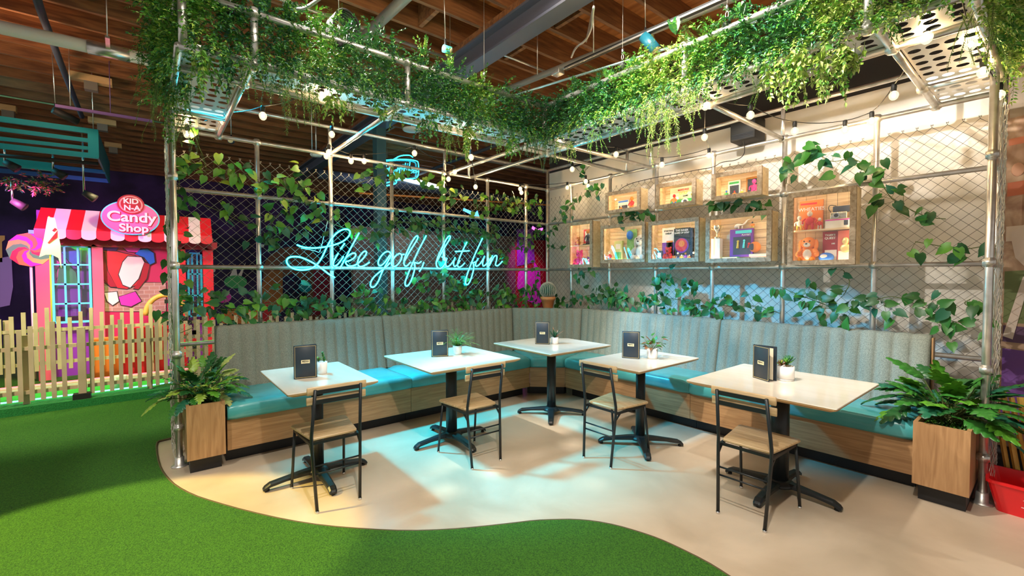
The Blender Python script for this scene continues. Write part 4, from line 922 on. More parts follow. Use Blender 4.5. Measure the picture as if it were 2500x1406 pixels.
# ================================================================== neon sign
def trace(pts, reg, sc): return [(reg[0]+a/sc, reg[1]+b/sc) for a, b in pts]
A_ = ((680, 540), 4.55); Bn = ((900, 540), 4.282)
strokes = [
 (A_, [(205,262),(270,290),(380,300),(480,292),(600,270),(700,235),(770,185),(800,130),(785,95),(740,85),(680,105),(620,155),(570,220),(530,300),(490,390),(440,470),(380,520),(300,543),(200,540),(120,505),(85,450),(100,410),(150,392),(230,395),(300,420),(380,460),(430,490),(500,540),(560,590),(625,625)]),
 (A_, [(665,355),(630,410),(603,470),(612,503),(650,490),(690,440),(722,390)]), (A_, [(735,245),(688,310)]),
 (A_, [(895,130),(840,230),(790,320),(740,420),(700,490),(682,527)]),
 (A_, [(715,450),(760,395),(810,358),(850,352),(862,378),(835,415),(780,443),(742,448),(752,480),(790,503),(850,490),(900,455),(945,410),(978,360),(975,332),(945,335),(905,380),(878,440),(880,490),(912,510),(960,490),(1010,457)]),
 (Bn, [(235,345),(212,312),(165,325),(122,375),(97,425),(103,462),(132,466),(175,425),(222,352)]), (Bn, [(240,345),(200,425),(160,490),(128,560),(100,635),(60,688),(28,692),(14,660),(38,600),(100,540),(165,495),(225,435)]),
 (Bn, [(300,345),(262,385),(240,430),(243,468),(275,478),(318,440),(348,385),(345,345),(318,335),(285,362)]),
 (Bn, [(345,350),(372,345)]), (Bn, [(368,430),(415,340),(475,245),(515,180),(515,150),(488,160),(435,245),(390,345),(366,420),(372,465),(400,472),(435,430)]),
 (Bn, [(602,150),(560,230),(510,325),(478,400),(440,480),(405,570),(378,640),(385,680),(415,675),(450,610),(478,520),(486,455),(470,425),(450,440)]), (Bn, [(480,430),(520,445),(550,420)]), (Bn, [(577,430),(560,480),(530,525)]),
 (Bn, [(715,420),(760,330),(815,240),(858,170),(850,148),(820,170),(765,280),(720,380),(703,445),(718,490),(755,497),(795,455),(808,405),(795,372),(765,375)]),
 (Bn, [(820,385),(802,440),(812,478),(845,468),(885,420),(905,378)]), (Bn, [(905,378),(885,435),(893,478),(925,460),(955,410)]), (Bn, [(1027,218),(985,300),(945,395),(925,455),(940,485),(972,472),(1003,438)]), (Bn, [(905,316),(975,314),(1052,309)]),
 (Bn, [(1190,178),(1150,262),(1100,370),(1058,480),(1022,580),(1008,645),(1028,670),(1056,640),(1085,560),(1102,480),(1092,435),(1080,425)]), (Bn, [(1100,432),(1130,420),(1145,388)]),
 (Bn, [(1145,388),(1115,440),(1118,475),(1152,462),(1190,410),(1212,365)]), (Bn, [(1212,365),(1190,430),(1195,475),(1225,455),(1262,410),(1295,358)]), (Bn, [(1295,358),(1270,430),(1255,480),(1288,410),(1320,355),(1345,362),(1335,415),(1322,458),(1345,470),(1375,445),(1397,418)])]
XN = .115
ns_ = thing('neon_sign', tuple(at(960, 650, 0, XN)), 'cyan neon script sign reading Like golf, but fun on the left fence', 'neon sign')
for (reg, sc), pts in strokes:
    P = smooth([at(a, b, 0, XN) for a, b in trace(pts, reg, sc)], 3)
    q = M(); q.tube(P, .0050, 8); t_ = q.build('neon_tube', K['neon'], ns_)
    q = M(); q.tube(P, .0108, 10); q.build('glow_shell', K['halo'], t_)
for px, py in [(745,612),(800,615),(905,640),(1000,645),(1062,640),(1140,650),(1190,640),(760,655),(925,690),(1150,690)]:
    p = at(px, py, 0, XN); q = M(); q.tube([(.0, p.y, p.z), (XN-.012, p.y, p.z)], .004, 8); q.build('standoff', K['rubber'], ns_)
P = smooth([at(a, b, 0, .03) for a, b in [(735,606),(770,612),(780,618),(785,600),(795,560),(800,540)]], 2); q = M(); q.tube(P, .003, 6); q.build('cord', K['white'], ns_)

# ================================================================== string lights
def ptz(px, py, z=2.62): return at(px, py, 2, z)
SL = [('string light run along the left canopy end and the left fence', [((457,328),('x',.1)),((545,295),('x',.45)),((642,283),('x',.9)),((786,235),('x',1.6))]),
      ('string light run along the top rail of the left fence', [((797,381),('x',.06)),((810,328),('x',.5)),((803,372),('x',.2)),((857,393),('x',.05)),((889,393),('x',.05)),((1012,374),('x',.5)),((1110,420),('x',.2)),((1095,437),('x',.05))]),
      ('string light run through the leaves to the inner corner', [((1161,456),('x',.05)),((1150,384),('x',1.1)),((1147,333),('x',1.65)),((1366,350),('y',-1.5))]),
      ('string light run dropping from the inner corner to the right fence', [((1366,350),('y',-1.5)),((1397,413),('y',-.8)),((1430,443),('y',-.3)),((1436,454),('y',-.06)),((1385,458),('y',-.06)),((1270,461),('x',.05)),((1273,470),('x',.03))]),
      ('string light run above the upper display boxes', [((1366,350),('y',-1.5)),((1504,377),('y',-.8)),((1616,402),('y',-.3)),((1731,380),('y',-.06)),((1720,335),('y',-.7)),((1722,258),('y',-1.45)),((1832,281),('y',-1.0)),((1940,320),('y',-.5)),((2063,317),('y',-.2)),((2128,296),('y',-.08)),((2182,233),('y',-.55)),((2262,92),('y',-1.4)),((2345,22),('y',-1.7))]),
      ('string light run along the right canopy end', [((2345,22),('y',-1.7)),((2370,108),('y',-1.1)),((2400,176),('y',-.75)),((2440,232),('y',-.35))])]
done = set(); nb = 0
for lb, items in SL:
    pts = []
    for (px, py), (a, v) in items: pts.append(at(px, py, 0 if a == 'x' else 1, v))
    root = thing('string_lights', tuple(pts[0]), lb, 'string lights', 'festoon string lights on the canopy'); cord = []
    for i, p in enumerate(pts):
        top = p + Vector((0,0,.075)); cord.append(top)
        if i < len(pts)-1:
            t2 = pts[i+1] + Vector((0,0,.075)); L_ = (t2-top).length
            for t in (.25,.5,.75): cord.append(top.lerp(t2, t) - Vector((0,0,.10*L_*(t*(1-t))*1.6)))
    q = M(); q.tube(cord, .0035, 6); q.build('cord', K['rubber'], root)
    for i, p in enumerate(pts):
        key = items[i][0]
        if key in done or key == (2345,22): continue
        done.add(key); nb += 1
        q = M(); q.lathe([(.0001,.080),(.014,.078),(.017,.060),(.015,.030),(.013,.026)], tuple(p), 14); sk = q.build('socket', K['rubber'], root)
        q = M(); q.lathe([(.0001,-.034),(.012,-.031),(.023,-.020),(.029,0),(.026,.014),(.014,.028),(.012,.032)], tuple(p), 16); q.build('bulb', K['bulbglass'], sk)
        q = M(); q.lathe([(.0001,-.018),(.010,-.010),(.012,.002),(.007,.014),(.0001,.018)], tuple(p), 10); q.build('filament', K['bulb'], sk)

# ================================================================== display boxes
FWI = .042
def dbox(x0, x1, z0, z1, label, shelf=None, slats='h'):
    root = thing('display_box', ((x0+x1)/2, -.115, z0), label, 'display box', 'lit wooden display boxes on the right fence')
    yF, yB = -.20, -.032; b = .018
    q = M(); q.box((x0+.006, yF+.022, z0+.006), (x0+.006+b, yB, z1-.006)); q.build('side_board', K['pine'], root)
    q = M(); q.box((x1-.006-b, yF+.022, z0+.006), (x1-.006, yB, z1-.006)); q.build('side_board', K['pine'], root)
    q = M(); q.box((x0+.006+b, yF+.022, z0+.006), (x1-.006-b, yB, z0+.006+b)); q.build('bottom_board', K['pine'], root)
    q = M(); q.box((x0+.006+b, yF+.022, z1-.006-b), (x1-.006-b, yB, z1-.006)); q.build('top_board', K['pine'], root)
    q = M(); a, c = (z0+.01, z1-.01) if slats == 'h' else (x0+.012, x1-.012); n = max(3, round((c-a)/.075))
    for i in range(n):
        u, v = a+(c-a)*i/n+.0015, a+(c-a)*(i+1)/n-.0015; jy = random.uniform(-.003,.003)
        if slats == 'h': q.box((x0+.012, yB-.010+jy, u), (x1-.012, yB, v))
        else: q.box((u, yB-.010+jy, z0+.012), (v, yB, z1-.012))
    q.build('slatted_back', K['pine_old'], root)
    w_ = FWI
    for P4 in ([(x0,z0),(x1,z0),(x1-w_,z0+w_),(x0+w_,z0+w_)], [(x1,z0),(x1,z1),(x1-w_,z1-w_),(x1-w_,z0+w_)], [(x1,z1),(x0,z1),(x0+w_,z1-w_),(x1-w_,z1-w_)], [(x0,z1),(x0,z0),(x0+w_,z0+w_),(x0+w_,z1-w_)]):
        q = M(); q.prism([(a, yF, c) for a, c in P4], (0, .022, 0)); q.build('frame_rail', K['barn'], root)
    q = M(); q.box((x0+w_-.004, yF+.012, z0+w_-.004), (x1-w_+.004, yF+.014, z1-w_+.004)); q.build('glass', K['glass'], root)
    e = .008; q = M(); yl = yF+.026
    for a, c in (((x0+.03, z0+.030), (x1-.03, z0+.030)), ((x0+.03, z1-.032), (x1-.03, z1-.032)), ((x0+.030, z0+.03), (x0+.030, z1-.03)), ((x1-.032, z0+.03), (x1-.032, z1-.03))): q.bar((a[0], yl, a[1]), (c[0], yl, c[1]), .006, .008)
    q.build('light_strip', K['led'], root)
    if shelf: q = M(); q.box((x0+.024, -.165, shelf-.012), (x1-.024, yB-.01, shelf)); q.build('shelf', K['pine'], root)
    return root
dbox(.61, 1.05, 1.575, 2.185, 'tall narrow display box at the left end of the lower row, holding a pink bear', 1.875, 'v')
dbox(1.26, 1.77, 2.235, 2.50, 'small display box at the left end of the upper row')
dbox(1.98, 2.45, 2.215, 2.49, 'middle display box of the upper row, holding a board game')
dbox(2.62, 3.10, 2.225, 2.495, 'right display box of the upper row, holding a hot pink figure')
dbox(1.19, 1.84, 1.625, 2.095, 'second display box of the lower row, with a green and yellow carton')
dbox(1.885, 2.49, 1.615, 2.08, 'third display box of the lower row, with a black book with a red circle')
dbox(2.565, 3.19, 1.60, 2.075, 'wide display box of the lower row, with a trophy and a purple carton')
dbox(3.325, 3.82, 1.56, 2.20, 'tallest display box, nearest the camera, with a shelf and a vintage camera', 1.87, 'v')

def carton(x0, x1, z0, z1, y0, y1, mt, label, name='toy_carton', cat='box', deco=(), txt=()):
    root = thing(name, ((x0+x1)/2, (y0+y1)/2, z0), label, cat); q = M(); q.box((x0, y0, z0), (x1, y1, z1)); q.build('carton' if name != 'book' else 'cover', mt, root)
    for nm, (u0, u1, v0, v1), mm in deco:
        q = M(); W, H = x1-x0, z1-z0; q.box((x0+W*u0, y0-.0016, z0+H*v0), (x0+W*u1, y0-.0002, z0+H*v1)); q.build(nm, mm, root)
    for s, sz, u, v, mm in txt: text('lettering', s, sz, mm, root, frame4((x0+(x1-x0)*u, y0-.0022, z0+(z1-z0)*v), (1,0,0), (0,-1,0)), .0004, bold=.0006)
    return root
def disc(root, c, r, mt, name='disc', dy=.002, n=28):
    q = M(); q.prism([(c[0]+r*math.cos(2*PI*k/n), c[1], c[2]+r*math.sin(2*PI*k/n)) for k in range(n)], (0, dy, 0)); return q.build(name, mt, root)
def figure(x, y, z, h, body, head, legs, label, name='toy_figure', cat='figurine', arms=True, fat=1.0, extra=None):
    root = thing(name, (x, y, z), label, cat); s = h
    q = M(); q.ball((x, y, z+s*.46), (s*.15*fat, s*.11*fat, s*.21), n=14); q.tube([(x, y, z+s*.6), (x, y, z+s*.72)], s*.05, 8); q.build('torso', body, root)
    q = M(); q.ball((x, y, z+s*.84), (s*.13, s*.12, s*.15)); q.ball((x, y-s*.12, z+s*.82), (s*.03, s*.03, s*.03), n=8, k=5); q.build('head', head, root)
    for sg in (-1, 1):
        q = M(); q.tube([(x+sg*s*.07*fat, y, z+s*.36), (x+sg*s*.10*fat, y-s*.02, z+s*.18), (x+sg*s*.10*fat, y, z+s*.03)], [s*.065*fat, s*.055*fat, s*.05], 8); q.ball((x+sg*s*.10*fat, y-s*.04, z+s*.025), (s*.055, s*.09, s*.028), n=8, k=5); q.build('leg', legs, root)
        if arms: q = M(); q.tube([(x+sg*s*.13*fat, y, z+s*.60), (x+sg*s*.22*fat, y-s*.05, z+s*.48), (x+sg*s*.20*fat, y-s*.12, z+s*.36)], [s*.045, s*.04, s*.035], 8); q.ball((x+sg*s*.20*fat, y-s*.13, z+s*.34), s*.042, n=8, k=5); q.build('arm', body, root)
    if extra: extra(root, x, y, z, s)
    return root
def plush(x, y, z, h, fur, belly, label, ears='round', muz=None, cat='plush toy'):
    root = thing('plush_toy', (x, y, z), label, cat); s = h
    q = M(); q.ball((x, y, z+s*.30), (s*.26, s*.20, s*.30), n=18, k=12); q.build('body', fur, root)
    q = M(); q.ball((x, y-s*.03, z+s*.72), (s*.24, s*.20, s*.23), n=18, k=12); hd = q.build('head', fur, root)
    q = M(); q.ball((x, y-s*.10, z+s*.30), (s*.17, s*.13, s*.21)); q.build('belly', belly, root)
    q = M(); q.ball((x, y-s*.18, z+s*.66), (s*.12, s*.10, s*.09)); q.build('muzzle', muz or belly, hd)
    q = M(); q.ball((x, y-s*.27, z+s*.69), (s*.04, s*.03, s*.03), n=8, k=6); q.build('nose', K['ink'], hd)
    for sg in (-1, 1):
        q = M(); q.ball((x+sg*s*.09, y-s*.21, z+s*.79), s*.026, n=8, k=6); q.build('eye', K['ink'], hd)
        q = M()
        if ears == 'round': q.ball((x+sg*s*.18, y-s*.02, z+s*.92), (s*.09, s*.05, s*.09))
        else: q.ball((x+sg*s*.25, y-s*.04, z+s*.66), (s*.08, s*.06, s*.20))
        q.build('ear', fur, hd)
        q = M(); q.tube([(x+sg*s*.20, y-s*.06, z+s*.48), (x+sg*s*.30, y-s*.14, z+s*.32)], [s*.08, s*.09], 8); q.ball((x+sg*s*.30, y-s*.15, z+s*.30), s*.09, n=10, k=6); q.build('arm', fur, root)
        q = M(); q.tube([(x+sg*s*.14, y-s*.10, z+s*.12), (x+sg*s*.20, y-s*.26, z+s*.10)], [s*.10, s*.09], 8); q.ball((x+sg*s*.20, y-s*.28, z+s*.11), s*.10, n=10, k=6); q.build('leg', fur, root)
    return root
iz = lambda z0: z0+.0245
# left tall box
carton(.78, .98, 1.905, 2.09, -.06, -.05, K['red'], 'red picture frame leaning behind the small figure in the left tall box', 'picture_frame', 'frame', [('print', (.13,.87,.14,.86), K['cream'])])
figure(.90, -.11, 1.885, .20, K['slate'], K['brown'], K['slate'], 'dark suited small figure on a black base, on the shelf of the left tall box', fat=.8)
q = M(); q.box((.84, -.145, 1.8755), (.97, -.07, 1.885)); tag(q.build('figure_base', K['black']), 'black base under the dark suited figure', 'base')
plush(.73, -.11, 1.876, .12, K['brown'], K['yellow'], 'small brown and gold bear figure on the shelf of the left tall box')
plush(.76, -.115, iz(1.575), .215, K['pink'], K['mag'], 'large pink teddy bear at the bottom of the left tall box')
plush(.93, -.115, iz(1.575), .12, K['purple'], K['cream'], 'small purple and cream plush beside the pink teddy bear')
# upper boxes
carton(1.36, 1.52, iz(2.235), 2.40, -.075, -.06, K['cream'], 'white toy carton with a picture in the small upper left box', deco=[('picture', (.1,.9,.08,.55), K['slate']), ('stripe', (.05,.95,.82,.95), K['blue'])])
figure(1.60, -.12, iz(2.235), .16, K['red'], K['orange'], K['orange'], 'orange and red small figure standing right in the small upper left box')
figure(1.45, -.13, iz(2.235), .07, K['orange'], K['cream'], K['brown'], 'tiny figure in front of the white toy carton, upper left box', fat=1.3)
g = carton(2.08, 2.40, iz(2.215), 2.445, -.07, -.055, mat('game_cover', (.62, .70, .45), .4), 'board game carton with dinosaur picture and word GOLF in the upper middle box', 'game_carton', 'board game', [('meadow', (0,1,0,.35), K['green'])],
           [('MAKE PAR', .028, .50, .84, K['red']), ('GOLF', .042, .50, .66, K['yellow']), ('GAME', .022, .58, .50, K['ink'])])
disc(g, (2.26, -.074, 2.275), .042, K['white'], 'round_emblem'); disc(g, (2.26, -.0755, 2.275), .026, K['slate'], 'emblem_print')
q = M(); q.tube([(2.345, -.076, 2.25), (2.36, -.076, 2.30), (2.35, -.076, 2.345), (2.335, -.076, 2.35)], [.016,.009,.006,.009], 8); q.ball((2.35, -.076, 2.262), (.030,.004,.022)); q.build('long_neck_animal', K['yellow'], g)
figure(2.16, -.12, iz(2.215), .13, K['orange'], K['red'], K['blue'], 'stout orange and blue figure in front of the board game carton', fat=1.3)
carton(2.73, 2.85, iz(2.225), 2.42, -.075, -.055, K['cream'], 'white toy carton with grey picture in the upper right box', deco=[('picture', (.15,.9,.1,.72), K['slate']), ('title', (.1,.9,.8,.92), K['green'])])
carton(2.90, 3.02, iz(2.225), 2.43, -.06, -.05, K['brown'], 'framed dark collectible standing behind the hot pink figure', 'picture_frame', 'frame', [('print', (.12,.88,.1,.9), K['slate'])])
figure(3.00, -.12, iz(2.225), .145, K['pink'], K['pink'], K['pink'], 'hot pink figure in the upper right box', fat=1.25)
figure(2.74, -.13, iz(2.225), .075, K['green'], K['blue'], K['blue'], 'small green and blue figure in the upper right box', fat=1.4)
figure(2.82, -.13, iz(2.225), .060, K['orange'], K['red'], K['orange'], 'small orange figure left of centre in the upper right box', fat=1.5)
figure(2.89, -.13, iz(2.225), .065, K['yellow'], K['cream'], K['orange'], 'small yellow figure at the centre of the upper right box', fat=1.5)
# second lower box
carton(1.32, 1.44, iz(1.625), 1.90, -.09, -.06, mat('pale_lime_card', (.65,.68,.25), .5), 'pale green and yellow carton in the second lower box', deco=[('panel', (.1,.9,.1,.45), K['green']), ('panel', (.2,.8,.6,.85), K['cream'])])
carton(1.50, 1.64, iz(1.625), 2.03, -.075, -.065, mat('meadow_card', (.20,.42,.12), .5), 'tall green backing card carrying a small blue toy in the second lower box', 'blister_card', 'toy package', deco=[('panel', (.08,.92,.05,.30), K['slate'])])
q = M(); q.ball((1.56, -.10, 1.96), (.045,.03,.055)); tag(q.build('blue_toy', K['blue']), 'rounded blue toy fixed on the tall green backing card', 'toy')
plush(1.74, -.105, iz(1.625), .32, mat('grey_plush', (.62,.58,.52), .9), K['cream'], 'grey and cream plush with long ears sitting right in the second lower box', 'long', K['cream'])
figure(1.28, -.13, iz(1.625), .13, K['red'], K['cream'], K['blue'], 'small red and white figure at the left of the second lower box', fat=1.2)
# third lower box
carton(1.98, 2.14, iz(1.615), 2.01, -.065, -.055, K['cream'], 'white and purple sports figure card in the third lower box', 'blister_card', 'toy package', [('lower_panel', (0,1,0,.55), K['purple']), ('bubble', (.35,.85,.12,.6), K['orange'])], [('STARTING', .024, .5, .90, K['ink']), ('LINEUP', .024, .5, .82, K['ink'])])
bk = carton(2.14, 2.33, 1.69, 1.99, -.085, -.070, K['ink'], 'black book titled The Inner Game of Golf, with a red and orange circle', 'book', 'book', (), [('THE INNER', .030, .5, .92, K['white']), ('GAME OF GOLF', .025, .5, .83, K['white'])])
disc(bk, (2.235, -.0865, 1.80), .082, K['purple'], 'cover_circle'); disc(bk, (2.23, -.0875, 1.805), .072, K['red'], 'cover_circle'); disc(bk, (2.235, -.0885, 1.82), .036, K['orange'], 'cover_sun')
q = M(); q.box((2.13, -.10, iz(1.615)), (2.36, -.06, 1.69)); tag(q.build('riser_block', K['pine']), 'pine block under the black golf book', 'block')
carton(2.35, 2.38, iz(1.615), 1.98, -.12, -.06, K['slate'], 'dark spine of a book standing right of the black golf book', 'book', 'book')
carton(2.40, 2.43, iz(1.615), 1.97, -.12, -.06, K['brown'], 'brown spine of a book at the right edge of the third lower box', 'book', 'book')
carton(1.955, 2.03, iz(1.615), 1.75, -.14, -.125, K['slate'], 'small dark booklet at the front left of the third lower box', 'book', 'book', [('cover_print', (.2,.8,.3,.8), K['cream'])])
plush(2.10, -.125, iz(1.615), .15, K['red'], K['darkred'], 'bulky red ape-like toy in front of the black golf book')
for i in range(5): figure(2.22+.045*i, -.135, iz(1.615), [.09,.06,.08,.055,.085][i], [K['slate'],K['yellow'],K['purple'],K['orange'],K['ink']][i], [K['cream'],K['cream'],K['brown'],K['cream'],K['cream']][i], [K['blue'],K['brown'],K['slate'],K['red'],K['slate']][i],
     ['tiny slate figure first in the row in front of the black golf book', 'tiny yellow figure second in the row in front of the black golf book', 'tiny purple figure at the middle of the row in front of the black golf book', 'tiny orange figure fourth in the row in front of the black golf book', 'tiny black figure last in the row in front of the black golf book'][i], fat=1.2)
# wide lower box
root = thing('trophy_cup', (2.645, -.12, 1.88), 'small gold and silver two-handled trophy cup in the wide display box', 'trophy'); c = (2.645, -.12, 1.845)
q = M(); q.lathe([(.030,0),(.030,.018),(.012,.022),(.008,.060),(.012,.066),(.034,.095),(.040,.135),(.036,.137),(.030,.10),(.0001,.075)], c, 20); q.build('cup', K['silver'], root)
for sg in (-1, 1): q = M(); q.tube(smooth([(c[0]+sg*.036, c[1], c[2]+.125), (c[0]+sg*.062, c[1], c[2]+.13), (c[0]+sg*.058, c[1], c[2]+.10), (c[0]+sg*.030, c[1], c[2]+.092)], 2), .004, 6); q.build('handle', K['gold'], root)
q = M(); q.box((2.60, -.15, iz(1.60)), (2.69, -.09, 1.845)); tag(q.build('display_pedestal', K['cream']), 'tall pale display pedestal under the trophy cup', 'pedestal')
bx = carton(2.76, 2.98, iz(1.60)+.03, 1.93, -.085, -.055, K['purple'], 'purple playset carton with clear window in the wide display box', deco=[('title_band', (.25,.95,.84,.95), K['cyanpaint']), ('window', (.15,.92,.08,.72), K['slate'])], txt=[('PLAYSET', .022, .72, .78, K['white'])])
for i, (xx, mm, hh) in enumerate([(2.84, K['yellow'], .085), (2.90, K['cyanpaint'], .09), (2.945, K['red'], .05)]): q = M(); q.tube([(xx, -.094, 1.74), (xx+.003, -.094, 1.74+hh*.7)], [.013,.008], 8); q.ball((xx+.004, -.094, 1.74+hh*.8), .012, n=8, k=6); q.build('toy_inside', mm, bx)
root = thing('toy_dinosaur', (2.86, -.07, 1.93), 'white long-necked toy dinosaur standing on the purple carton', 'figurine')
q = M(); q.tube(smooth([(2.80,-.07,1.945),(2.82,-.07,1.965),(2.85,-.07,1.975),(2.88,-.07,1.97),(2.905,-.07,1.99),(2.92,-.07,2.015),(2.945,-.07,2.02)], 2), [.004,.006,.010,.014,.018,.020,.020,.019,.016,.012,.010,.008,.007,.007,.007,.008,.008,.009,.009,.008,.007,.006,.005,.004,.003,.003,.003,.003][:len(smooth([(0,0,0)]*7,2))], 8); q.build('body', K['white'], root)
for xx in (2.84, 2.875): q = M(); q.tube([(xx,-.075,1.96),(xx,-.075,1.931)], .006, 6); q.build('leg', K['white'], root)
figure(2.97, -.075, 1.931, .065, K['orange'], K['slate'], K['yellow'], 'small orange bird-like figure on top of the purple carton', fat=1.6)
q = M(); q.ball((3.01, -.105, 1.745), (.052,.045,.052), n=18, k=12); root = q.build('toy_ball', K['orange']); tag(root, 'orange ball with a grey round patch in the wide display box', 'ball'); q = M(); q.ball((2.995, -.138, 1.745), (.030,.016,.034)); q.build('grey_patch', K['slate'], root)
for i, (x0, x1, z0, z1, mm, lb) in enumerate([(2.72, 2.87, 0, .030, K['green'], 'green book lying flat at the front of the wide display box'), (2.99, 3.15, 0, .026, K['red'], 'red book lying flat at the bottom of the right-hand stack, wide display box'), (2.98, 3.15, .027, .052, K['cream'], 'white book lying on the red book, wide display box')]):
    r_ = thing('book', ((x0+x1)/2, -.13, iz(1.60)+z0), lb, 'book'); q = M(); q.bevbox((x0, -.165, iz(1.60)+z0), (x1, -.095, iz(1.60)+z1), .002, seg=1); q.build('cover', mm, r_); q = M(); q.box((x0+.004, -.1655, iz(1.60)+z0+.004), (x1-.004, -.160, iz(1.60)+z1-.004)); q.build('pages', K['paper'], r_)
# tallest box
bx = carton(3.375, 3.555, 1.871, 2.135, -.075, -.055, K['orange'], 'orange cereal carton with white lettering on the shelf of the tallest box', 'cereal_carton', 'cereal box', [('cap_band', (.05,.75,.86,.92), K['red'])], [('WHEATIES', .043, .52, .70, K['white'])])
for nm, xx, hh, b1, b2, b3, ft, lb in [('toy_figure', 3.395, .13, K['cream'], K['cream'], K['yellow'], 1.2, 'muscular pale figure at the left of the shelf in the tallest box'), ('toy_figure', 3.475, .165, K['red'], K['cream'], K['red'], 1.45, 'broad red-shirted figure in front of the orange cereal carton'), ('toy_figure', 3.55, .10, K['red'], K['cream'], K['cream'], 1.0, 'small red and white figure right of the broad red-shirted figure'), ('toy_figure', 3.425, .055, K['orange'], K['yellow'], K['orange'], 1.3, 'tiny orange figure low on the shelf of the tallest box')]:
    figure(xx, -.135, 1.871, hh, b1, b2, b3, lb, fat=ft)
carton(3.595, 3.785, 1.871, 1.945, -.15, -.06, K['cream'], 'long pale carton under the vintage camera', deco=[('drawing', (.7,.85,.25,.8), K['slate']), ('stripe', (0,1,.85,.97), K['mag'])])
root = thing('vintage_camera', (3.68, -.105, 1.946), 'black and silver vintage camera with round lens in the tallest box', 'camera')
q = M(); q.bevbox((3.625, -.135, 1.946), (3.745, -.075, 2.005), .006); q.build('camera_body', K['silver'], root)
q = M(); q.bevbox((3.640, -.125, 2.005), (3.765, -.08, 2.055), .005); q.build('bellows_housing', K['slate'], root)
q = M(); q.prism([(3.675+.024*math.cos(t*PI/12), -.160, 1.974+.024*math.sin(t*PI/12)) for t in range(24)], (0,.026,0)); q.build('lens', K['chrome'], root); q = M(); q.prism([(3.675+.015*math.cos(t*PI/12), -.1625, 1.974+.015*math.sin(t*PI/12)) for t in range(24)], (0,.003,0)); q.build('lens_glass', K['ink'], root)
q = M(); q.tube(smooth([(3.63,-.10,2.0),(3.60,-.10,2.04),(3.61,-.10,2.075),(3.66,-.10,2.06)], 3), .003, 6); q.build('strap', K['ink'], root)
plush(3.465, -.115, iz(1.56), .235, K['orange'], K['cream'], 'orange and cream dog-like plush with drooping ears at the bottom of the tallest box', 'long', K['cream'])
carton(3.555, 3.665, iz(1.56)+.0, 1.85, -.065, -.055, K['darkred'], 'dark red sports carton with white lettering behind the blue toy', deco=[('photo', (.15,.95,.05,.40), K['cream'])], txt=[("TIGER'S", .023, .5, .88, K['white']), ('QUEST', .026, .5, .78, K['white']), ('100', .018, .7, .60, K['white'])])
bx = carton(3.675, 3.785, iz(1.56), 1.85, -.10, -.055, mat('pale_red_card', (.62,.16,.12), .4), 'clear-fronted carton with a golden bust at the right of the tallest box', deco=[('lower_card', (.05,.95,.03,.35), K['cream'])])
q = M(); q.ball((3.73, -.105, 1.76), (.026,.012,.032)); q.ball((3.73, -.104, 1.70), (.040,.010,.036)); q.build('golden_bust', K['gold'], bx)
q = M(); q.ball((3.60, -.125, 1.625), (.058,.036,.042), n=18, k=10); root = q.build('round_plush', K['blue']); tag(root, 'rounded blue plush with pale patch at the bottom of the tallest box', 'plush toy'); q = M(); q.ball((3.59, -.155, 1.635), (.028,.010,.016)); q.build('pale_patch', K['cream'], root)

# thin cable slung along the top of the right fence, and the boxed device above it
q = M(); q.tube(smooth([at(px, py, 1, -.04) for px, py in [(1505,470),(1530,450),(1590,435),(1650,425),(1700,415),(1745,408),(1760,395),(1800,392),(1820,375),(1815,345)]], 3), .004, 6); tag(q.build('fence_cable', K['rubber']), 'black cable slung along the top of the right chain-link fence', 'cable')
root = thing('projector', tuple(at(1825, 340, 1, .12)), 'black boxy projector hanging against the white wall above the right fence', 'projector'); a = at(1796, 300, 1, .14); b = at(1856, 340, 1, .14)
q = M(); q.bevbox((a.x, .02, b.z), (b.x, .26, a.z), .01); q.build('housing', K['rubber'], root); q = M(); [q.bar((a.x+.02, .018, b.z+.02+.014*i), (b.x-.02, .018, b.z+.02+.014*i), .003, .004) for i in range(4)]; q.build('vent', K['slate'], root)
q = M(); q.tube([((a.x+b.x)/2, .14, a.z), ((a.x+b.x)/2, .14, 3.6)], .012, 8); q.build('drop_pipe', K['rubber'], root)

# ================================================================== red bin and leaning canes
root = thing('red_bin', (4.80, -.42, 0), 'red plastic wall-pocket bin with white print on the floor beside the right front post', 'bin')
F0, F1, Bk = [(4.635,-.56), (4.93,-.53)], [(4.60,-.60), (4.97,-.57)], [(4.60,-.20), (4.97,-.18)]
bt = [(4.65,-.545), (4.90,-.56), (4.93,-.30), (4.64,-.30)]; tp = [(4.612,-.60), (4.97,-.62), (4.99,-.27), (4.60,-.27)]; q = M(); V = []
def ring4(P, z, r=.03):
    o = []
    for i, p in enumerate(P):
        a = Vector(P[i-1]); b = Vector(p); c = Vector(P[(i+1) % 4]); u, v = (a-b).normalized(), (c-b).normalized()
        for t in (0,.33,.67,1): w2 = b+u*r*(1-t)**2+v*r*t**2; o.append((w2.x, w2.y, z))
    return o
def shrink(P, e): c = Vector((sum(p[0] for p in P)/4, sum(p[1] for p in P)/4)); return [tuple(c+(Vector(p)-c)*(1-e)) for p in P]
Rg = [ring4(bt, 0), ring4(tp, .185), ring4(shrink(tp,-.05), .187), ring4(shrink(tp,-.05), .203), ring4(shrink(tp,.03), .203), ring4(shrink(bt,.06), .012)]
q.add(sum(Rg, []), [tuple(range(15,-1,-1)), tuple(80+i for i in range(16))]+[(k*16+i, k*16+(i+1) % 16, (k+1)*16+(i+1) % 16, (k+1)*16+i) for k in range(5) for i in range(16)], None, False); q.build('tub', K['plastic_red'], root)
fm = frame4((4.79, -.586, .085), (.25,-.018,0), (-.02,-1,.0)); q = M()
for i, (w_, z) in enumerate([(.05,.055),(.09,.045),(.06,.034),(.05,.024),(.07,-.010),(.04,-.03),(.02,-.045)]): q.box((-w_/2, z-.0018, .003), (w_/2, z+.0018, .004))
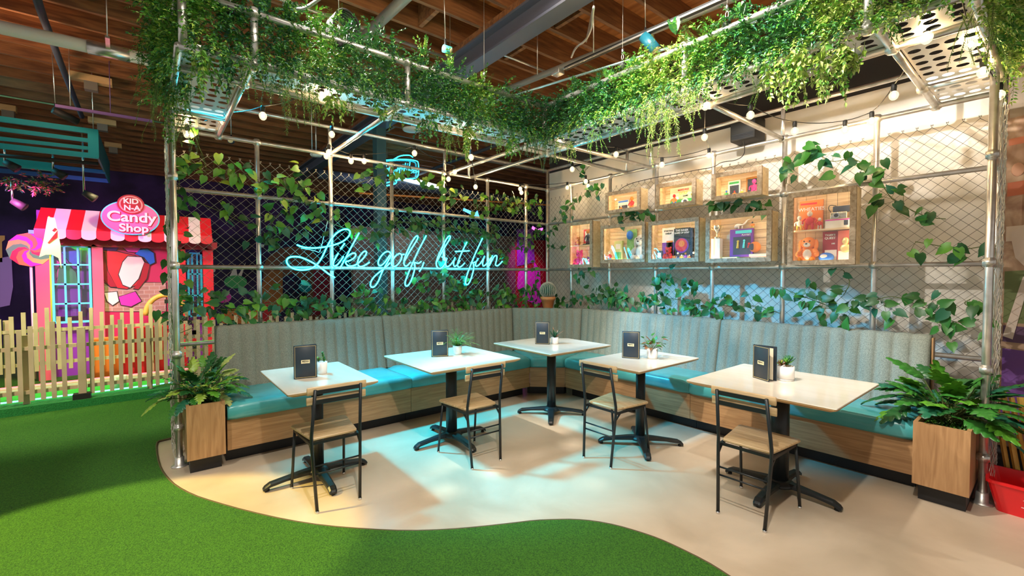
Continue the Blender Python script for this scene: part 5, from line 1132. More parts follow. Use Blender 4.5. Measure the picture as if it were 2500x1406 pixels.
q.v = [tuple(fm @ Vector(v)) for v in q.v]; q.build('white_print', K['white'], root)
text('logo', 'C', .035, K['white'], root, frame4(tuple(fm @ Vector((-.01, .006, .004))), (.25,-.018,0), (-.02,-1,0)), .0004)
for i in range(9):
    x0 = 4.60+.040*i; x1 = 4.70+.042*i+random.uniform(-.015,.015); yb = -.24-.004*i; root = thing('cane_post', (x1, yb, 0), ['slim','broad'][i % 2]+' yellow wooden stake leaning behind the red bin, '+['first','second','third','fourth','fifth','sixth','seventh','eighth','ninth'][i]+' from the left', 'stake', 'yellow stakes leaning behind the red bin')
    q = M(); q.bar((x1, yb, .002), (x0, -.12, .66+.02*math.sin(i*2)), .028 if i % 2 else .022, .018); q.build('stake', K['cane'], root)

# ================================================================== overhead hardware
def cable(px, py0, py1, ax, v, label, ring=True, top=3.88):
    p = at(px, py1, ax, v); root = thing('hanger_cable', tuple(p), label, 'cable', 'steel cables holding up the gallery')
    q = M(); q.tube([(p.x, p.y, p.z+.05), (p.x, p.y, top)], .0022, 6); q.build('wire_rope', K['cable'], root)
    q = M(); P = [(p.x+.010*math.cos(t*PI/6), p.y, p.z+.022+.020*math.sin(t*PI/6)) for t in range(12)]; q.tube(P, .003, 6, closed=True); q.build('carabiner', K['chrome'], root)
    q = M(); q.lathe([(.010,.045),(.010,.085),(.004,.090)], tuple(p), 10); q.build('grip', K['chrome'], root)
    q = M(); q.lathe([(PR+.004,-.018),(PR+.004,.018)], (0,0,0), 14); q.v = [((v[2] if ax == 1 else v[0])+p.x, (v[2] if ax == 0 else v[0] if ax == 1 else 0)+p.y, v[1]+p.z-.045) for v in q.v]
    q.build('black_strap', K['rubber'], root); return root
for px, py, ax, v, lb in [(828,98,0,1.78,'cable with black strap above the left gallery, beside the black cable coil'), (1182,205,0,1.78,'thin cable with black strap left of the inner corner'), (1520,150,1,-1.73,'cable with an eye bolt on the right gallery'), (1775,48,1,-1.73,'cable with carabiner and black strap, rightmost on the right gallery'), (562,10,0,1.78,'cable and strap near the left end of the left gallery')]:
    cable(px, 0, py-4, ax, v, lb)
root = thing('cable_coil', tuple(at(825, 85, 0, 1.5)), 'coil of black cable hanging above the left gallery', 'cable coil'); q = M(); c = at(825, 70, 0, 1.45)
for i in range(7):
    r_ = .085+.006*i; P = [c+Vector((.015*i-.04+.006*math.sin(t), .8*r_*math.cos(t*PI/10)+.008*i, 1.1*r_*math.sin(t*PI/10))) for t in range(20)]; q.tube(P, .009, 6, closed=True)
q.build('coil', K['rubber'], root)
for (a, b, r_, mt, nm, lb, ct_) in [
  (at(-300,0,2,3.50)+Vector((0,0,0)), at(380,150,2,3.50), .055, K['cream'], 'white_pipe', 'thick white pipe running under the joists at the upper left', 'pipe'),
  ((-1.5,-9,3.86), (-1.5,-3.4,3.86), .012, K['galv'], 'conduit', 'thin metal conduit strapped to the joists at the upper left', 'conduit'),
  ((-1.42,-9,3.86), (-1.42,-3.6,3.86), .012, K['galv'], 'conduit', 'second thin metal conduit beside the first at the upper left', 'conduit'),
  ((-3.6,-9,3.75), (-3.6,-4.2,3.75), .012, mat('green_lit_pipe', (.25,.55,.35), .4, .5), 'conduit', 'slim green-tinted pipe crossing the left joists', 'conduit'),  # green light on this conduit is put into its base colour
  (at(1130,262,2,3.45), at(2050,-110,2,3.45), .030, K['cable'], 'grey_pipe', 'grey pipe hung behind the right gallery', 'pipe'),
  (at(888,90,2,3.70), at(1100,-110,2,3.70), .045, K['cable'], 'vertical_conduit', 'thick grey conduit slanting above the left gallery', 'conduit'),
  ((.62,-9,3.84), (.62,-2.1,3.84), .016, K['galv'], 'conduit', 'metal conduit running beside the joist above the left gallery', 'conduit'),
  ((1.05,-1.93,3.84), (1.05,-.9,3.84), .012, K['galv'], 'conduit', 'short metal conduit right of the steel beam', 'conduit'),
  (at(1100,280,2,3.3), at(1900,35,2,3.3), .010, mat('cyan_lit_rod', (.5,.75,.8), .3, .6), 'rod', 'thin bright rod behind the right gallery', 'rod')]:  # cyan light on the rod is put into its base colour
    q = M(); q.tube([a, b], r_, 12); tag(q.build(nm, mt), lb, ct_)
for px, y1, z, lb in [(172,258,3.3,'leftmost long threaded rod at the upper left'), (262,88,3.5,'threaded rod holding the white pipe'), (228,318,3.25,'threaded rod above the teal slatted box'), (1312,182,3.4,'threaded rod right of the steel beam'), (1449,128,3.35,'threaded rod holding the black track'), (1100,320,2.9,'rod seen through the canopy near the middle post'), (762,380,3.0,'rod seen through the canopy above the hanging smoke detector')]:
    p = at(px, y1, 2, z); q = M(); q.tube([p, (p.x, p.y, 4.12)], .0045, 6); tag(q.build('threaded_rod', K['galv']), lb, 'rod', 'threaded rods under the ceiling')
p = at(262, 88, 2, 3.5); root = thing('pipe_clamp', tuple(p), 'bright metal clamp sleeve on the thick white pipe', 'clamp'); pa = at(-300,0,2,3.50); pb = at(380,150,2,3.50); a = pa.lerp(pb, .705); b = pa.lerp(pb, .885); q = M(); q.tube([a, b], .060, 16); q.build('sleeve', K['galv'], root); q = M(); q.bar(at(262,90,2,3.52), at(264,122,2,3.5), .03, .02); q.build('hanger', K['galv'], root)
# black lighting track with spotlight
root = thing('lighting_track', tuple(at(1560,95,2,3.45)), 'black lighting track running above the right gallery', 'track'); a = at(1380,168,2,3.42); b = at(1960,-90,2,3.42)
q = M(); q.bar(a, b, .035, .03); q.build('track', K['rubber'], root); q = M(); q.bar(a+Vector((0,-.022,-.01)), b+Vector((0,-.022,-.01)), .006, .012); q.build('bright_edge', K['galv'], root)
def spot(p, d, label, mt, L_=.15, r_=.035):
    p = Vector(p); d = Vector(d).normalized(); root = thing('spotlight', tuple(p), label, 'spotlight', 'cylindrical track spotlights')
    q = M(); q.tube([p, p+d*L_], r_, 18); q.build('lamp_body', mt, root); q = M(); q.tube([p+d*(L_-.004), p+d*(L_+.001)], r_*.8, 14); q.build('lens', K['plaque'], root); q = M(); q.tube([p+d*.02, p+d*.02+Vector((0,0,.08))], .010, 8); q.build('yoke', K['rubber'], root); q = M(); q.tube([p+d*.02+Vector((0,0,.08)), (p.x,p.y,4.12)], .004, 6); q.build('drop_rod', K['galv'], root)
a = at(1572, 88, 2, 3.40); spot(a, (.10,.05,-.16), 'dark teal cylinder spotlight on the black track above the right gallery', mat('teal_black', (.01,.10,.14), .4), .16, .045)
a = at(1082, 118, 2, 3.35); spot(a, (.1,.1,-.05), 'small spotlight with painted cyan glow behind the left gallery rail', K['cyanpaint'], .07, .03)  # cyan glow of the lamp put into its body colour
a = at(130, 268, 2, 3.3); spot(a, (-.2,.35,-.12), 'dark spotlight at the end of the violet-tinted track, upper left', K['rubber'], .22, .04)
a = at(565, 345, 2, 3.2); spot(a, (.25,-.05,-.05), 'grey spotlight seen through the canopy above the left fence', K['slate'], .14, .035)
q = M(); q.bar(at(135,258,2,3.3), at(372,296,2,3.3), .03, .03); q.tube([at(270,280,2,3.3), at(270,280,2,3.3)+Vector((0,0,.6))], .004, 6); tag(q.build('lighting_track', mat('violet_lit_track', (.18,.10,.30), .4)), 'thin track with painted violet sheen below the left joists', 'track')  # violet light on the track is painted as its base colour
q = M(); q.tube(smooth([at(80,-40,2,3.7), at(100,30,2,3.7), at(120,80,2,3.75), at(150,160,2,3.75), at(200,285,2,3.75)], 2), .03, 8); tag(q.build('hanging_duct_hose', K['slate']), 'dark hose sloping under the joists at the upper left corner', 'hose')
q = M(); q.tube(smooth([(1.50,-.85,4.0)] + [at(px, py, 2, 3.45) for px, py in [(1452,0),(1447,40),(1445,70),(1430,100),(1405,115),(1395,140)]], 3), .009, 8); tag(q.build('flexible_conduit', K['galv']), 'flexible metal conduit curving down to the black track', 'conduit')
q = M(); p = at(1362,178,2,3.42); q.bevbox((p.x-.05,p.y-.04,p.z-.02), (p.x+.05,p.y+.04,p.z+.03), .004); tag(q.build('junction_box', K['galv']), 'grey junction box at the end of the black track', 'junction box')
for pts, lb in [([(690,10),(735,28),(790,-10)],'curved grey cable above the left gallery')]: q = M(); q.tube(smooth([at(a_, b_, 2, 3.5) for a_, b_ in pts], 3), .012, 8); tag(q.build('grey_cable', K['cable']), lb, 'cable')
for (x0, y0, x1, y1), lb in [((168,165,272,205),'largest pale wood block under the joists at the upper left'), ((215,282,283,303),'pale wood block right of the leftmost rods'), ((0,252,40,270),'pale wood block at the left edge of the picture'), ((255,345,297,358),'pale wood block beside the teal slatted box')]:
    a = at(x0, (y0*2+y1)/3, 2, 3.86); b = at(x1, (y0+2*y1)/3, 2, 3.86); root = thing('wood_block', ((a.x+b.x)/2, (a.y+b.y)/2, 3.80), lb, 'wood block', 'pale wood blocks fixed under the joists')
    q = M(); q.box((a.x-.05, min(a.y,b.y), 3.80), (a.x+.05, max(a.y,b.y), 3.88)); q.build('block', K['block'], root); c = (a.y+b.y)/2; q = M(); q.box((a.x-.05, c-.06, 3.70), (a.x+.05, c+.06, 3.80)); q.build('anchor', K['cable'], root)
p = at(772, 383, 2, 3.2); root = thing('smoke_detector', tuple(p), 'round white wireless device hanging above the left fence', 'ceiling device'); q = M(); q.lathe([(.0001,0),(.07,.008),(.085,.028),(.075,.05),(.0001,.055)], tuple(p), 24); q.build('disc', K['white'], root); q = M(); q.tube([p+Vector((0,0,.05)), (p.x,p.y,3.88)], .008, 8); q.build('drop_pipe', K['galv'], root)
p = at(1005, 320, 2, 3.6); root = thing('ring_speaker', tuple(p), 'flat round ceiling speaker seen through the canopy', 'speaker'); q = M(); q.lathe([(.10,0),(.13,.01),(.14,.03),(.10,.03)], tuple(p), 28); q.build('ring', K['white'], root); q = M(); q.lathe([(.0001,.02),(.10,.02)], tuple(p), 24); q.build('grille', K['slate'], root); q = M(); q.tube([p+Vector((0,0,.03)), (p.x,p.y,3.88)], .006, 8); q.build('drop_rod', K['galv'], root)
# dark ducts and pipes in the far room, seen through the canopy
for i, (x0, y0, x1, y1, z, r_, mt, lb) in enumerate([(-5,-1.0,-3,5.5,3.3,.02,K['orange'],'long orange conduit in the far room'), (-4.5,-2,-4.5,5.5,3.5,.10,K['slate'],'dark round duct in the far room'), (-3.2,-2.5,-3.2,5.5,3.6,.03,K['slate'],'dark pipe in the far room'), (-2.2,-2.5,-2.2,5.5,3.7,.03,K['cable'],'grey pipe in the far room'), (-5.5,0,-1,0,3.7,.03,K['slate'],'dark cross pipe in the far room')]):
    q = M(); q.tube([(x0,y0,z),(x1,y1,z)], r_, 12); tag(q.build('far_pipe', mt), lb, 'pipe')

# ================================================================== distant neon sign
P_ = lambda px, py: at(px, py, 0, -3.0)
root = thing('neon_sign', tuple(P_(968, 430)), 'distant cyan neon sign reading Start Here, hanging beyond the left fence', 'neon sign')
for pts in [[(930,392),(985,388),(1018,392),(1022,398),(1022,432),(1010,436),(975,437),(935,449),(920,455)], [(918,456),(952,452),(968,448),(968,440),(955,436)], [(915,425),(917,400),(924,394),(934,406),(944,396)], [(960,391),(975,380),(1000,378),(1008,384)]]:
    q = M(); q.tube(smooth([P_(*a_) for a_ in pts], 2), .010, 6); q.build('outline_tube', K['neon_back'], root)
for s, pts in [('S', [(944,405),(937,404),(933,409),(939,415),(941,422),(935,427),(929,425)]), ('t', [(951,407),(947,430)]), ('tb', [(943,413),(957,411)]), ('a', [(960,416),(954,418),(953,426),(959,424),(962,416),(962,427)]), ('r', [(965,427),(967,416),(972,415)]), ('t2', [(978,403),(974,427)]), ('t2b', [(970,412),(982,410)]),
               ('H', [(990,398),(985,424)]), ('H2', [(1001,396),(997,423)]), ('H3', [(986,411),(1001,408)]), ('e', [(1003,417),(1008,413),(1006,409),(1002,414),(1004,422),(1009,419)]), ('r2', [(1010,421),(1011,411),(1015,411)]), ('e2', [(1015,417),(1020,413),(1018,409),(1014,414),(1016,421),(1021,418)])]:
    q = M(); q.tube([P_(*a_) for a_ in pts], .008, 6); q.build('letter_tube', K['neon_back'], root)
q = M(); a = P_(916, 455); b = P_(1022, 392); q.box((-3.06, a.y, a.z), (-3.045, b.y, b.z)); q.build('backing', K['acrylic'], root)
q = M(); q.tube([P_(945,385), P_(945,330)], .003, 6); q.build('chain', K['cable'], root); q = M(); q.tube([P_(1008,385), P_(1008,330)], .003, 6); q.build('chain', K['cable'], root)

# ================================================================== picket fences
def picket_fence(x, y0, y1, zb, h0, label, sp=.083, seed=0, w_=.038, gap=()):
    root = thing('picket_fence', (x, (y0+y1)/2, 0), label, 'fence'); n = int(abs(y1-y0)/sp); rr = random.Random(seed); hs = [0,.05,.09,.02,.11,.04,.13,.06,.01,.08]
    for i in range(n):
        y = y0+(i+.5)*sp; h = h0-.15+hs[(i*7+seed) % 10]+rr.uniform(-.01,.01)
        q = M(); q.box((x, y-w_/2, zb), (x+.016, y+w_/2, h)); q.build('picket', K['picket'], root)
    for z in (zb+.09, h0-.30): q = M(); q.box((x-.03, y0, z-.02), (x-.002, y1, z+.02)); q.build('rail', K['picket'], root)
    k = 0; y = y0+.55
    while y < y1: q = M(); q.box((x-.07, y-.025, 0), (x-.03, y+.025, h0-.16)); q.build('post', K['picket'], root); y += 1.35
    return root
picket_fence(-2.05, -7.6, -5.30, .14, 1.00, 'front cream picket fence at the far left, left of the gate post', seed=1)
picket_fence(-2.05, -5.22, -3.2, .14, 1.00, 'front cream picket fence between the gate post and the chain-link', seed=3)
picket_fence(-2.05, -3.2, .9, .14, 1.00, 'cream picket fence continuing behind the banquette and chain-link', seed=5)
picket_fence(-3.05, -7.9, -4.0, .30, 1.10, 'rear pale yellow-lit picket fence in front of the candy stall', seed=2, sp=.10)
root = thing('gate_post', (-2.02, -5.26, 0), 'short black-footed post between the two front picket fences', 'post'); q = M(); q.box((-2.06,-5.29,.16),(-2.00,-5.225,.90)); q.build('post', K['picket'], root); q = M(); q.box((-2.07,-5.335,.0),(-1.965,-5.19,.16)); q.build('foot', K['rubber'], root)
q = M(); q.box((-2.20, -8.5, .016), (-1.95, 1.0, .10)); tag(q.build('turf_curb', K['curb']), 'dark green turf-covered curb under the front picket fences', 'curb')
q = M(); q.box((-2.99, -8.5, .016), (-2.22, 1.0, .05)); tag(q.build('putting_lane', noisy('green_lit_turf', (.01,.42,.04), (.02,.55,.07), ns=60, rough=.8)), 'putting lane between the two picket fences, green light painted into its turf', 'putting lane')  # green light on the turf put into this brighter colour
q = M(); q.box((-3.02, -8.5, .05), (-2.96, 1.0, .13)); tag(q.build('lane_bumper', K['cream']), 'pale bumper rail along the back of the putting lane', 'bumper')
q = M(); q.bar((-2.95, -6.6, .15), (-2.95, -4.2, .15), .012, .012); tag(q.build('light_rail', mat('red_led', (1,.1,.1), .4, emit=3, ecol=(1,.10,.12))), 'thin red light strip along the putting lane', 'light strip')
q = M(); q.bar((-2.20, -7.0, .12), (-2.20, -4.4, .12), .02, .014); tag(q.build('light_rail', mat('cyan_led', (.3,1,1), .4, emit=1.5, ecol=(.25,.9,1))), 'thin cyan light strip behind the front picket fence', 'light strip')
root = thing('lane_bucket', (-2.6, -4.98, .05), 'short white round bucket standing on the bright putting lane', 'bucket'); q = M(); q.lathe([(.07,0),(.085,.16),(.08,.16),(.066,.01)], (-2.6,-4.98,.05), 20); q.build('tub', K['white'], root)
root = thing('golf_hole_flag', (-2.6, -5.75, .05), 'white pennant with a red numeral one on a yellow pole, behind the front fence', 'flag'); a = at(125, 780, 0, -2.6); b = at(120, 528, 0, -2.6)
q = M(); q.tube([(-2.6, a.y, .05), (-2.6, b.y, b.z)], .008, 8); q.build('pole', K['yellow'], root)
q = M(); P = [at(px, py, 0, -2.585) for px, py in [(117,530),(134,532),(148,600),(150,655),(143,630),(128,622),(112,622),(96,628),(106,590)]]; q.prism(P, (.012,0,0)); fg = q.build('pennant', K['cream'], root)
q = M(); q.prism([at(px, py, 0, -2.57) for px, py in [(141,562),(128,578),(116,593),(120,595),(124,592),(140,580)]], (.002,0,0)); q.prism([at(px, py, 0, -2.57) for px, py in [(134,556),(140,560),(132,566),(127,563)]], (.002,0,0)); q.build('numeral', K['red'], fg)
q = M(); a = at(198, 800, 0, -2.35); q.box((-2.36, a.y-.015, .05), (-2.33, a.y+.015, .85)); tag(q.build('black_post', K['rubber']), 'thin black post standing behind the front picket fence', 'post')
# pixel-styled dark totem and blue leg right before the chain link
root = thing('blocky_totem', (-2.8, -4.35, .05), 'dark blocky pixel-like totem with red and orange cubes in front of the yellow arch', 'prop'); rr = random.Random(4); q = M(); nr = 0
for i in range(26):
    y = -4.50+.05*rr.randint(0,6); z = .45+.05*rr.randint(0,13); w3 = q if rr.random() < .75 else M(); w3.box((-2.85, y, z), (-2.78+.02*rr.randint(0,2), y+.05, z+.05))
    if w3 is not q: w3.build('red_cube', K['red'], root)
q.box((-2.85,-4.42,.05),(-2.78,-4.30,1.05)); q.build('dark_blocks', K['ink'], root); q = M(); q.tube([(-2.7,-4.36,.05),(-2.7,-4.36,.5)], .035, 10); q.build('blue_leg', K['blue'], root)
for x, y, z0, z1, w_, mt, lb in [(-3.4,-4.75,.05,.75,.5,K['red'],'red block beneath the candy stall mural'), (-3.5,-5.15,.05,.62,.3,K['orange'],'orange block behind the rear picket fence')]: q = M(); q.box((x, y-w_/2, z0), (x+.2, y+w_/2, z1)); tag(q.build('play_block', mt), lb, 'block')

# ================================================================== candy stall
XF = -4.0
root = thing('candy_stall', (XF, -4.85, 0), 'pink and red candy stall front with striped awning and cyan window, beyond the picket fences', 'stall')
y0, y1 = -5.87, -3.83
for a, b, nm in [((XF-.3, y0, 0), (XF, y0+.14, 2.05), 'pillar'), ((XF-.3, -5.30, 0), (XF, -5.18, 1.93), 'pillar'), ((XF-.3, -4.30, 0), (XF, -4.20, 1.93), 'pillar'), ((XF-.3, y1-.14, 0), (XF, y1, 1.93), 'pillar'), ((XF-.3, y0, 1.90), (XF, y1, 2.08), 'header')]:
    q = M(); q.box(a, b); q.build(nm, K['pinkpaint'] if b[1] < -4.9 or nm == 'header' else K['red'], root)
q = M(); q.box((XF-.30, y0-.05, 2.05), (XF+.03, y0+.14, 2.10)); q.build('pillar_cap', K['cyanpaint'], root)
q = M(); q.box((XF-.25, y0, 0), (XF-.20, y1, 2.4)); q.build('back_panel', K['purple'], root)
def window(ya, yb, za, zb, nx, nz, mt, nm='window'):
    q = M(); t = .028
    q.box((XF-.05, ya, za), (XF-.01, ya+t, zb)); q.box((XF-.05, yb-t, za), (XF-.01, yb, zb)); q.box((XF-.05, ya, zb-t), (XF-.01, yb, zb)); q.box((XF-.05, ya, za), (XF-.01, yb, za+t))
    for i in range(1, nx): y = ya+(yb-ya)*i/nx; q.box((XF-.04, y-.011, za), (XF-.015, y+.011, zb))
    for i in range(1, nz): z = za+(zb-za)*i/nz; q.box((XF-.04, ya, z-.011), (XF-.015, yb, z+.011))
    f = q.build(nm, mt, root); q = M(); q.box((XF-.035, ya+.01, za+.01), (XF-.032, yb-.01, zb-.01)); q.build('pane', K['acrylic'], f)
window(-5.72, -5.31, .80, 1.91, 3, 4, K['cyanpaint']); window(-4.18, -3.98, .80, 1.85, 3, 3, K['teal'])
# mural inside the big opening
def mural(poly, mt, dx, nm='mural_shape'):
    cx_ = sum(p[0] for p in poly)/len(poly); cy_ = sum(p[1] for p in poly)/len(poly); q = M(); g_ = []
    for px_, py_ in poly: l_ = math.hypot(px_-cx_, py_-cy_); g_.append((px_+(px_-cx_)/l_*2.2, py_+(py_-cy_)/l_*2.2))
    q.prism([at(px, py, 0, XF-.10+dx-.002) for px, py in g_], (.005,0,0)); q.build('mural_outline', K['ink'], root)
    q = M(); q.prism([at(px, py, 0, XF-.10+dx) for px, py in poly], (.006,0,0)); return q.build(nm, mt, root)
q = M(); q.box((XF-.115, -5.18, .5), (XF-.104, -4.30, 1.91)); q.build('mural_board', mat('mural_crimson', (.50, .02, .10), .5), root)
mural([(222,690),(330,690),(405,690),(405,760),(222,760)], K['brick_pale'], .0); mural([(218,604),(290,604),(260,640),(240,690),(218,690)], K['purple'], .001)
mural([(232,618),(250,612),(285,614),(330,625),(365,645),(345,690),(310,705),(270,700),(245,680),(230,645)], K['red'], .008)
mural([(300,640),(312,626),(345,628),(352,640),(338,680),(318,702),(300,695),(290,670)], K['cream'], .014)
mural([(243,612),(256,617),(262,660),(285,700),(270,700),(248,676),(238,640)], K['darkred'], .014); mural([(352,640),(366,645),(358,680),(338,706),(326,704),(342,680)], K['darkred'], .014)
mural([(330,620),(340,610),(360,608),(375,618),(378,640),(366,646),(352,628)], K['blue'], .014); mural([(300,604),(345,604),(335,616),(312,614)], K['mag'], .014)
mural([(255,715),(285,712),(290,735),(275,745),(262,735)], K['cream'], .014); mural([(290,725),(330,712),(345,735),(320,748),(296,744)], K['mag'], .014)
mural([(135,660),(160,640),(185,665),(195,720),(170,740),(140,720)], K['green'], -.02, 'window_mural'); mural([(150,615),(200,610),(200,655),(170,640)], K['blue'], -.02, 'window_mural'); mural([(118,620),(145,640),(140,690),(118,700)], K['mag'], -.02, 'window_mural'); mural([(150,690),(200,700),(200,770),(120,775),(120,720)], K['purple'], -.018, 'window_mural')
q = M(); c = at(405, 768, 0, XF+.25); P = [(XF+.25, c.y+.24*math.cos(t*PI/18), c.z+.30*math.sin(t*PI/18)) for t in range(19)]; q.tube(P, .035, 8); tag(q.build('yellow_arch', K['yellow']), 'yellow archway standing in front of the candy stall mural', 'arch')
# awning: sloping striped canopy with scalloped valance
n = 13; ya, yb = -5.80, -3.85; zt, zf, xt, xf = 2.42, 2.10, XF-.02, XF+.36
ysl = (yb-ya)/n
for i in range(n):
    a, b = ya+ysl*i, ya+ysl*(i+1); s = .13*(1-2*i/n) if False else 0; mt = K['red'] if i % 2 == 0 else K['cream']
    q = M(); V = []
    q.hexa([(xt, a, zt-.02), (xf, a-.02, zf-.02), (xf, b-.02, zf-.02), (xt, b, zt-.02), (xt, a, zt), (xf, a-.02, zf), (xf, b-.02, zf), (xt, b, zt)])
    m_ = (a+b)/2-.02; r_ = ysl/2; P = [(xf, a-.02, zf), (xf, a-.02, zf-.09)] + [(xf, m_-r_*math.cos(t*PI/8), zf-.09-r_*.55*math.sin(t*PI/8)) for t in range(1, 8)] + [(xf, b-.02, zf-.09), (xf, b-.02, zf)]
    q.prism(P, (.012,0,0)); q.build('awning_stripe', mt, root)
q = M()
for i in range(n):
    a, b = ya+ysl*i, ya+ysl*(i+1); m_ = (a+b)/2+ysl/2; r_ = ysl/2; q.prism([(XF+.06, a+ysl/2, 2.02), (XF+.06, a+ysl/2, 1.94)] + [(XF+.06, m_-r_*math.cos(t*PI/8), 1.94-r_*.55*math.sin(t*PI/8)) for t in range(1, 8)] + [(XF+.06, b+ysl/2, 1.94), (XF+.06, b+ysl/2, 2.02)], (.008,0,0))
q.build('inner_valance', K['darkred'], root)
# the oval sign
def oval(root, c, ry, rz, x, th, mt, nm, n=40): q = M(); q.prism([(x, c[0]+ry*math.cos(2*PI*k/n), c[1]+rz*math.sin(2*PI*k/n)) for k in range(n)], (th,0,0)); return q.build(nm, mt, root)
XS = XF+.42; c = at(320, 532, 0, XS); c2 = at(320, 503, 0, XS); sg = thing('candy_stall_sign', (XS, c.y, c.z), 'oval pink candy shop sign with white lettering above the striped awning', 'sign')
oval(sg, (c.y, c.z), .325, .245, XS-.03, .03, K['cyanpaint'], 'rim'); oval(sg, (c.y, c.z), .310, .230, XS, .008, mat('sign_pink', (.80,.16,.35), .45), 'face')
oval(sg, (c2.y, c2.z+.02), .150, .140, XS+.008, .018, K['darkred'], 'badge'); oval(sg, (c2.y, c2.z+.02), .130, .121, XS+.026, .003, mat('badge_rose', (.75,.30,.28), .5), 'badge_ring'); oval(sg, (c2.y, c2.z+.02), .112, .104, XS+.029, .003, K['darkred'], 'badge_face')
FX = lambda y, z, x: frame4((x, y, z), (0,1,0), (1,0,0))
for s, sz, y, z, mt, x, sxx in [('KID', .102, c2.y, c2.z+.062, K['cream'], XS+.034, 1.0), ('N-A', .102, c2.y+.01, c2.z-.032, K['cream'], XS+.034, 1.0)]: text('lettering', s, sz, mt, sg, FX(y, z, x), .003, sx=sxx, bold=.003)
for s, sz, y, z, sxx in [('Candy', .20, c.y+.01, c.z+.005, 1.05), ('Shop', .155, c.y+.03, c.z-.150, 1.05)]:
    text('lettering_shadow', s, sz, K['darkred'], sg, FX(y+.006, z-.006, XS+.010), .003, sx=sxx, bold=.010); text('lettering', s, sz, K['cream'], sg, FX(y, z, XS+.016), .004, sx=sxx, bold=.0045)
# lollipop
p = at(75, 610, 0, XF-.05); root = thing('giant_lollipop', (XF-.05, p.y, 0), 'giant swirl lollipop left of the candy stall', 'prop'); cols = [K['orange'], K['mag'], K['yellow'], K['green'], K['red']]
for i in range(12):
    q = M(); R_ = .22; P = [(XF-.02, p.y, p.z)]
    A = [(XF-.02, p.y+R_*t*math.cos(2*PI*i/12+t*1.6), p.z+R_*1.05*t*math.sin(2*PI*i/12+t*1.6)) for t in (.25,.5,.75,1)]; Bq = [(XF-.02, p.y+R_*t*math.cos(2*PI*(i+1)/12+t*1.6), p.z+R_*1.05*t*math.sin(2*PI*(i+1)/12+t*1.6)) for t in (1,.75,.5,.25)]
    q.prism(P+A+Bq, (.03,0,0)); q.build('swirl_segment', cols[i % 5], root)
q = M(); q.tube([(XF-.03, p.y, .05), (XF-.03, p.y, p.z-.2)], .015, 8); q.build('stick', K['cream'], root)

# back wall murals (flat paint on the wall): planets, cracked moon, saucer, arch
def wmural(poly, mt, label, nm='wall_painting', x=-8.99, dx=.006): q = M(); q.prism([at(px, py, 0, x) for px, py in poly], (dx,0,0)); return tag(q.build(nm, mt), label, 'wall painting')
circ = lambda cx, cy, rx, ry, a0=0, a1=360, n=24: [(cx+rx*math.cos(R(a0+(a1-a0)*k/n)), cy-ry*math.sin(R(a0+(a1-a0)*k/n))) for k in range(n if a1-a0 == 360 else n+1)]
pale_l = mat('lilac_paint', (.45,.38,.60), .6)
wmural([(0,630),(28,625),(32,700),(24,745),(0,750)], pale_l, 'pale lilac rock painted on the wall at the far left')
wmural([(-40,575),(12,575),(12,585),(5,590),(6,640),(-2,640),(-2,588),(-40,586)], K['yellow'], 'yellow painted lamp arm on the wall at the left picture edge')
wmural(circ(575,688,28,16), K['green'], 'green flying saucer painted on the wall behind the left fence', dx=.008)
wmural([(560,675),(575,645),(580,675)], K['cream'], 'pale spike above the painted flying saucer'); wmural([(580,675),(600,640),(588,680)], K['cream'], 'second pale spike above the painted flying saucer')
wmural(circ(715,660,72,58,0,180)+[(643,790),(680,790),(680,680),(715,668),(750,690),(750,790),(787,790)], mat('brown_arch_paint', (.30,.11,.05), .6), 'brown rocky archway painted on the wall behind the neon word Like')
wmural([(640,690),(662,660),(690,660),(690,760),(640,780)], mat('arch_orange', (.50,.17,.03), .6), 'orange face of the painted rocky archway', dx=.012)
wmural([(765,650),(800,640),(812,760),(765,770)], mat('painted_post_red', (.42,.02,.05), .5), 'dark red painted post behind the neon word Like', dx=.012)
wmural([(640,740),(660,735),(662,790),(640,790)], K['red'], 'red painted stripe low on the wall behind the left fence', dx=.014)
wmural([(550,755),(640,750),(640,790),(540,790)], K['orange'], 'orange painted ground low on the wall behind the left fence', dx=.010)
wmural(circ(480,660,14,22), K['blue'], 'small blue painted figure behind the left chain-link'); wmural(circ(452,700,20,28), K['mag'], 'magenta painted shape behind the left chain-link'); wmural(circ(545,725,20,14), K['mag'], 'pink painted fish-like shape on the wall', dx=.012)
for i, (px, py, rx, ry, mt, lb) in enumerate([(700,640,10,6,K['cyanpaint'],'small cyan planet painted on the brown archway'), (745,700,16,14,K['teal'],'teal painted blob inside the archway'), (520,660,6,5,K['cream'],'small white star painted on the dark wall'), (640,600,5,4,K['cream'],'second white star painted on the dark wall'), (690,500,4,4,K['cream'],'third white star painted on the dark wall')]): wmural(circ(px,py,rx,ry), mt, lb, x=-8.97)
wmural([(965,565),(985,560),(1000,556),(1040,560),(1045,572),(1078,575),(1078,655),(962,655)], K['brick_pale'], 'pale exposed brick patch on the distant brick wall', 'brick_patch', -4.875)
wmural([(912,518),(936,516),(938,548),(926,555),(914,550)], K['orange'], 'orange hanging placard on the far wall', 'placard', -4.0, .01)
pl_ = bpy.data.objects['placard']; q = M(); a = at(925, 517, 0, -3.996); q.tube([tuple(a), (a.x, a.y, 4.12)], .004, 6); q.build('hanging_wire', K['cable'], pl_)
a = at(925, 535, 0, -3.97); text('placard_lettering', 'NEW', .11, K['slate'], bpy.data.objects['placard'], frame4((-3.985, a.y, a.z), (0,.35,-1), (1,0,0)), .002)
wmural([(1132,508),(1160,520),(1165,514),(1170,530),(1148,534),(1154,526),(1130,514)], mat('blue_arrow_light', (.1,.5,1), .5, emit=2.0, ecol=(.08,.45,1)), 'glowing blue arrow sign in the far room', 'arrow_sign', -4.6, .01)
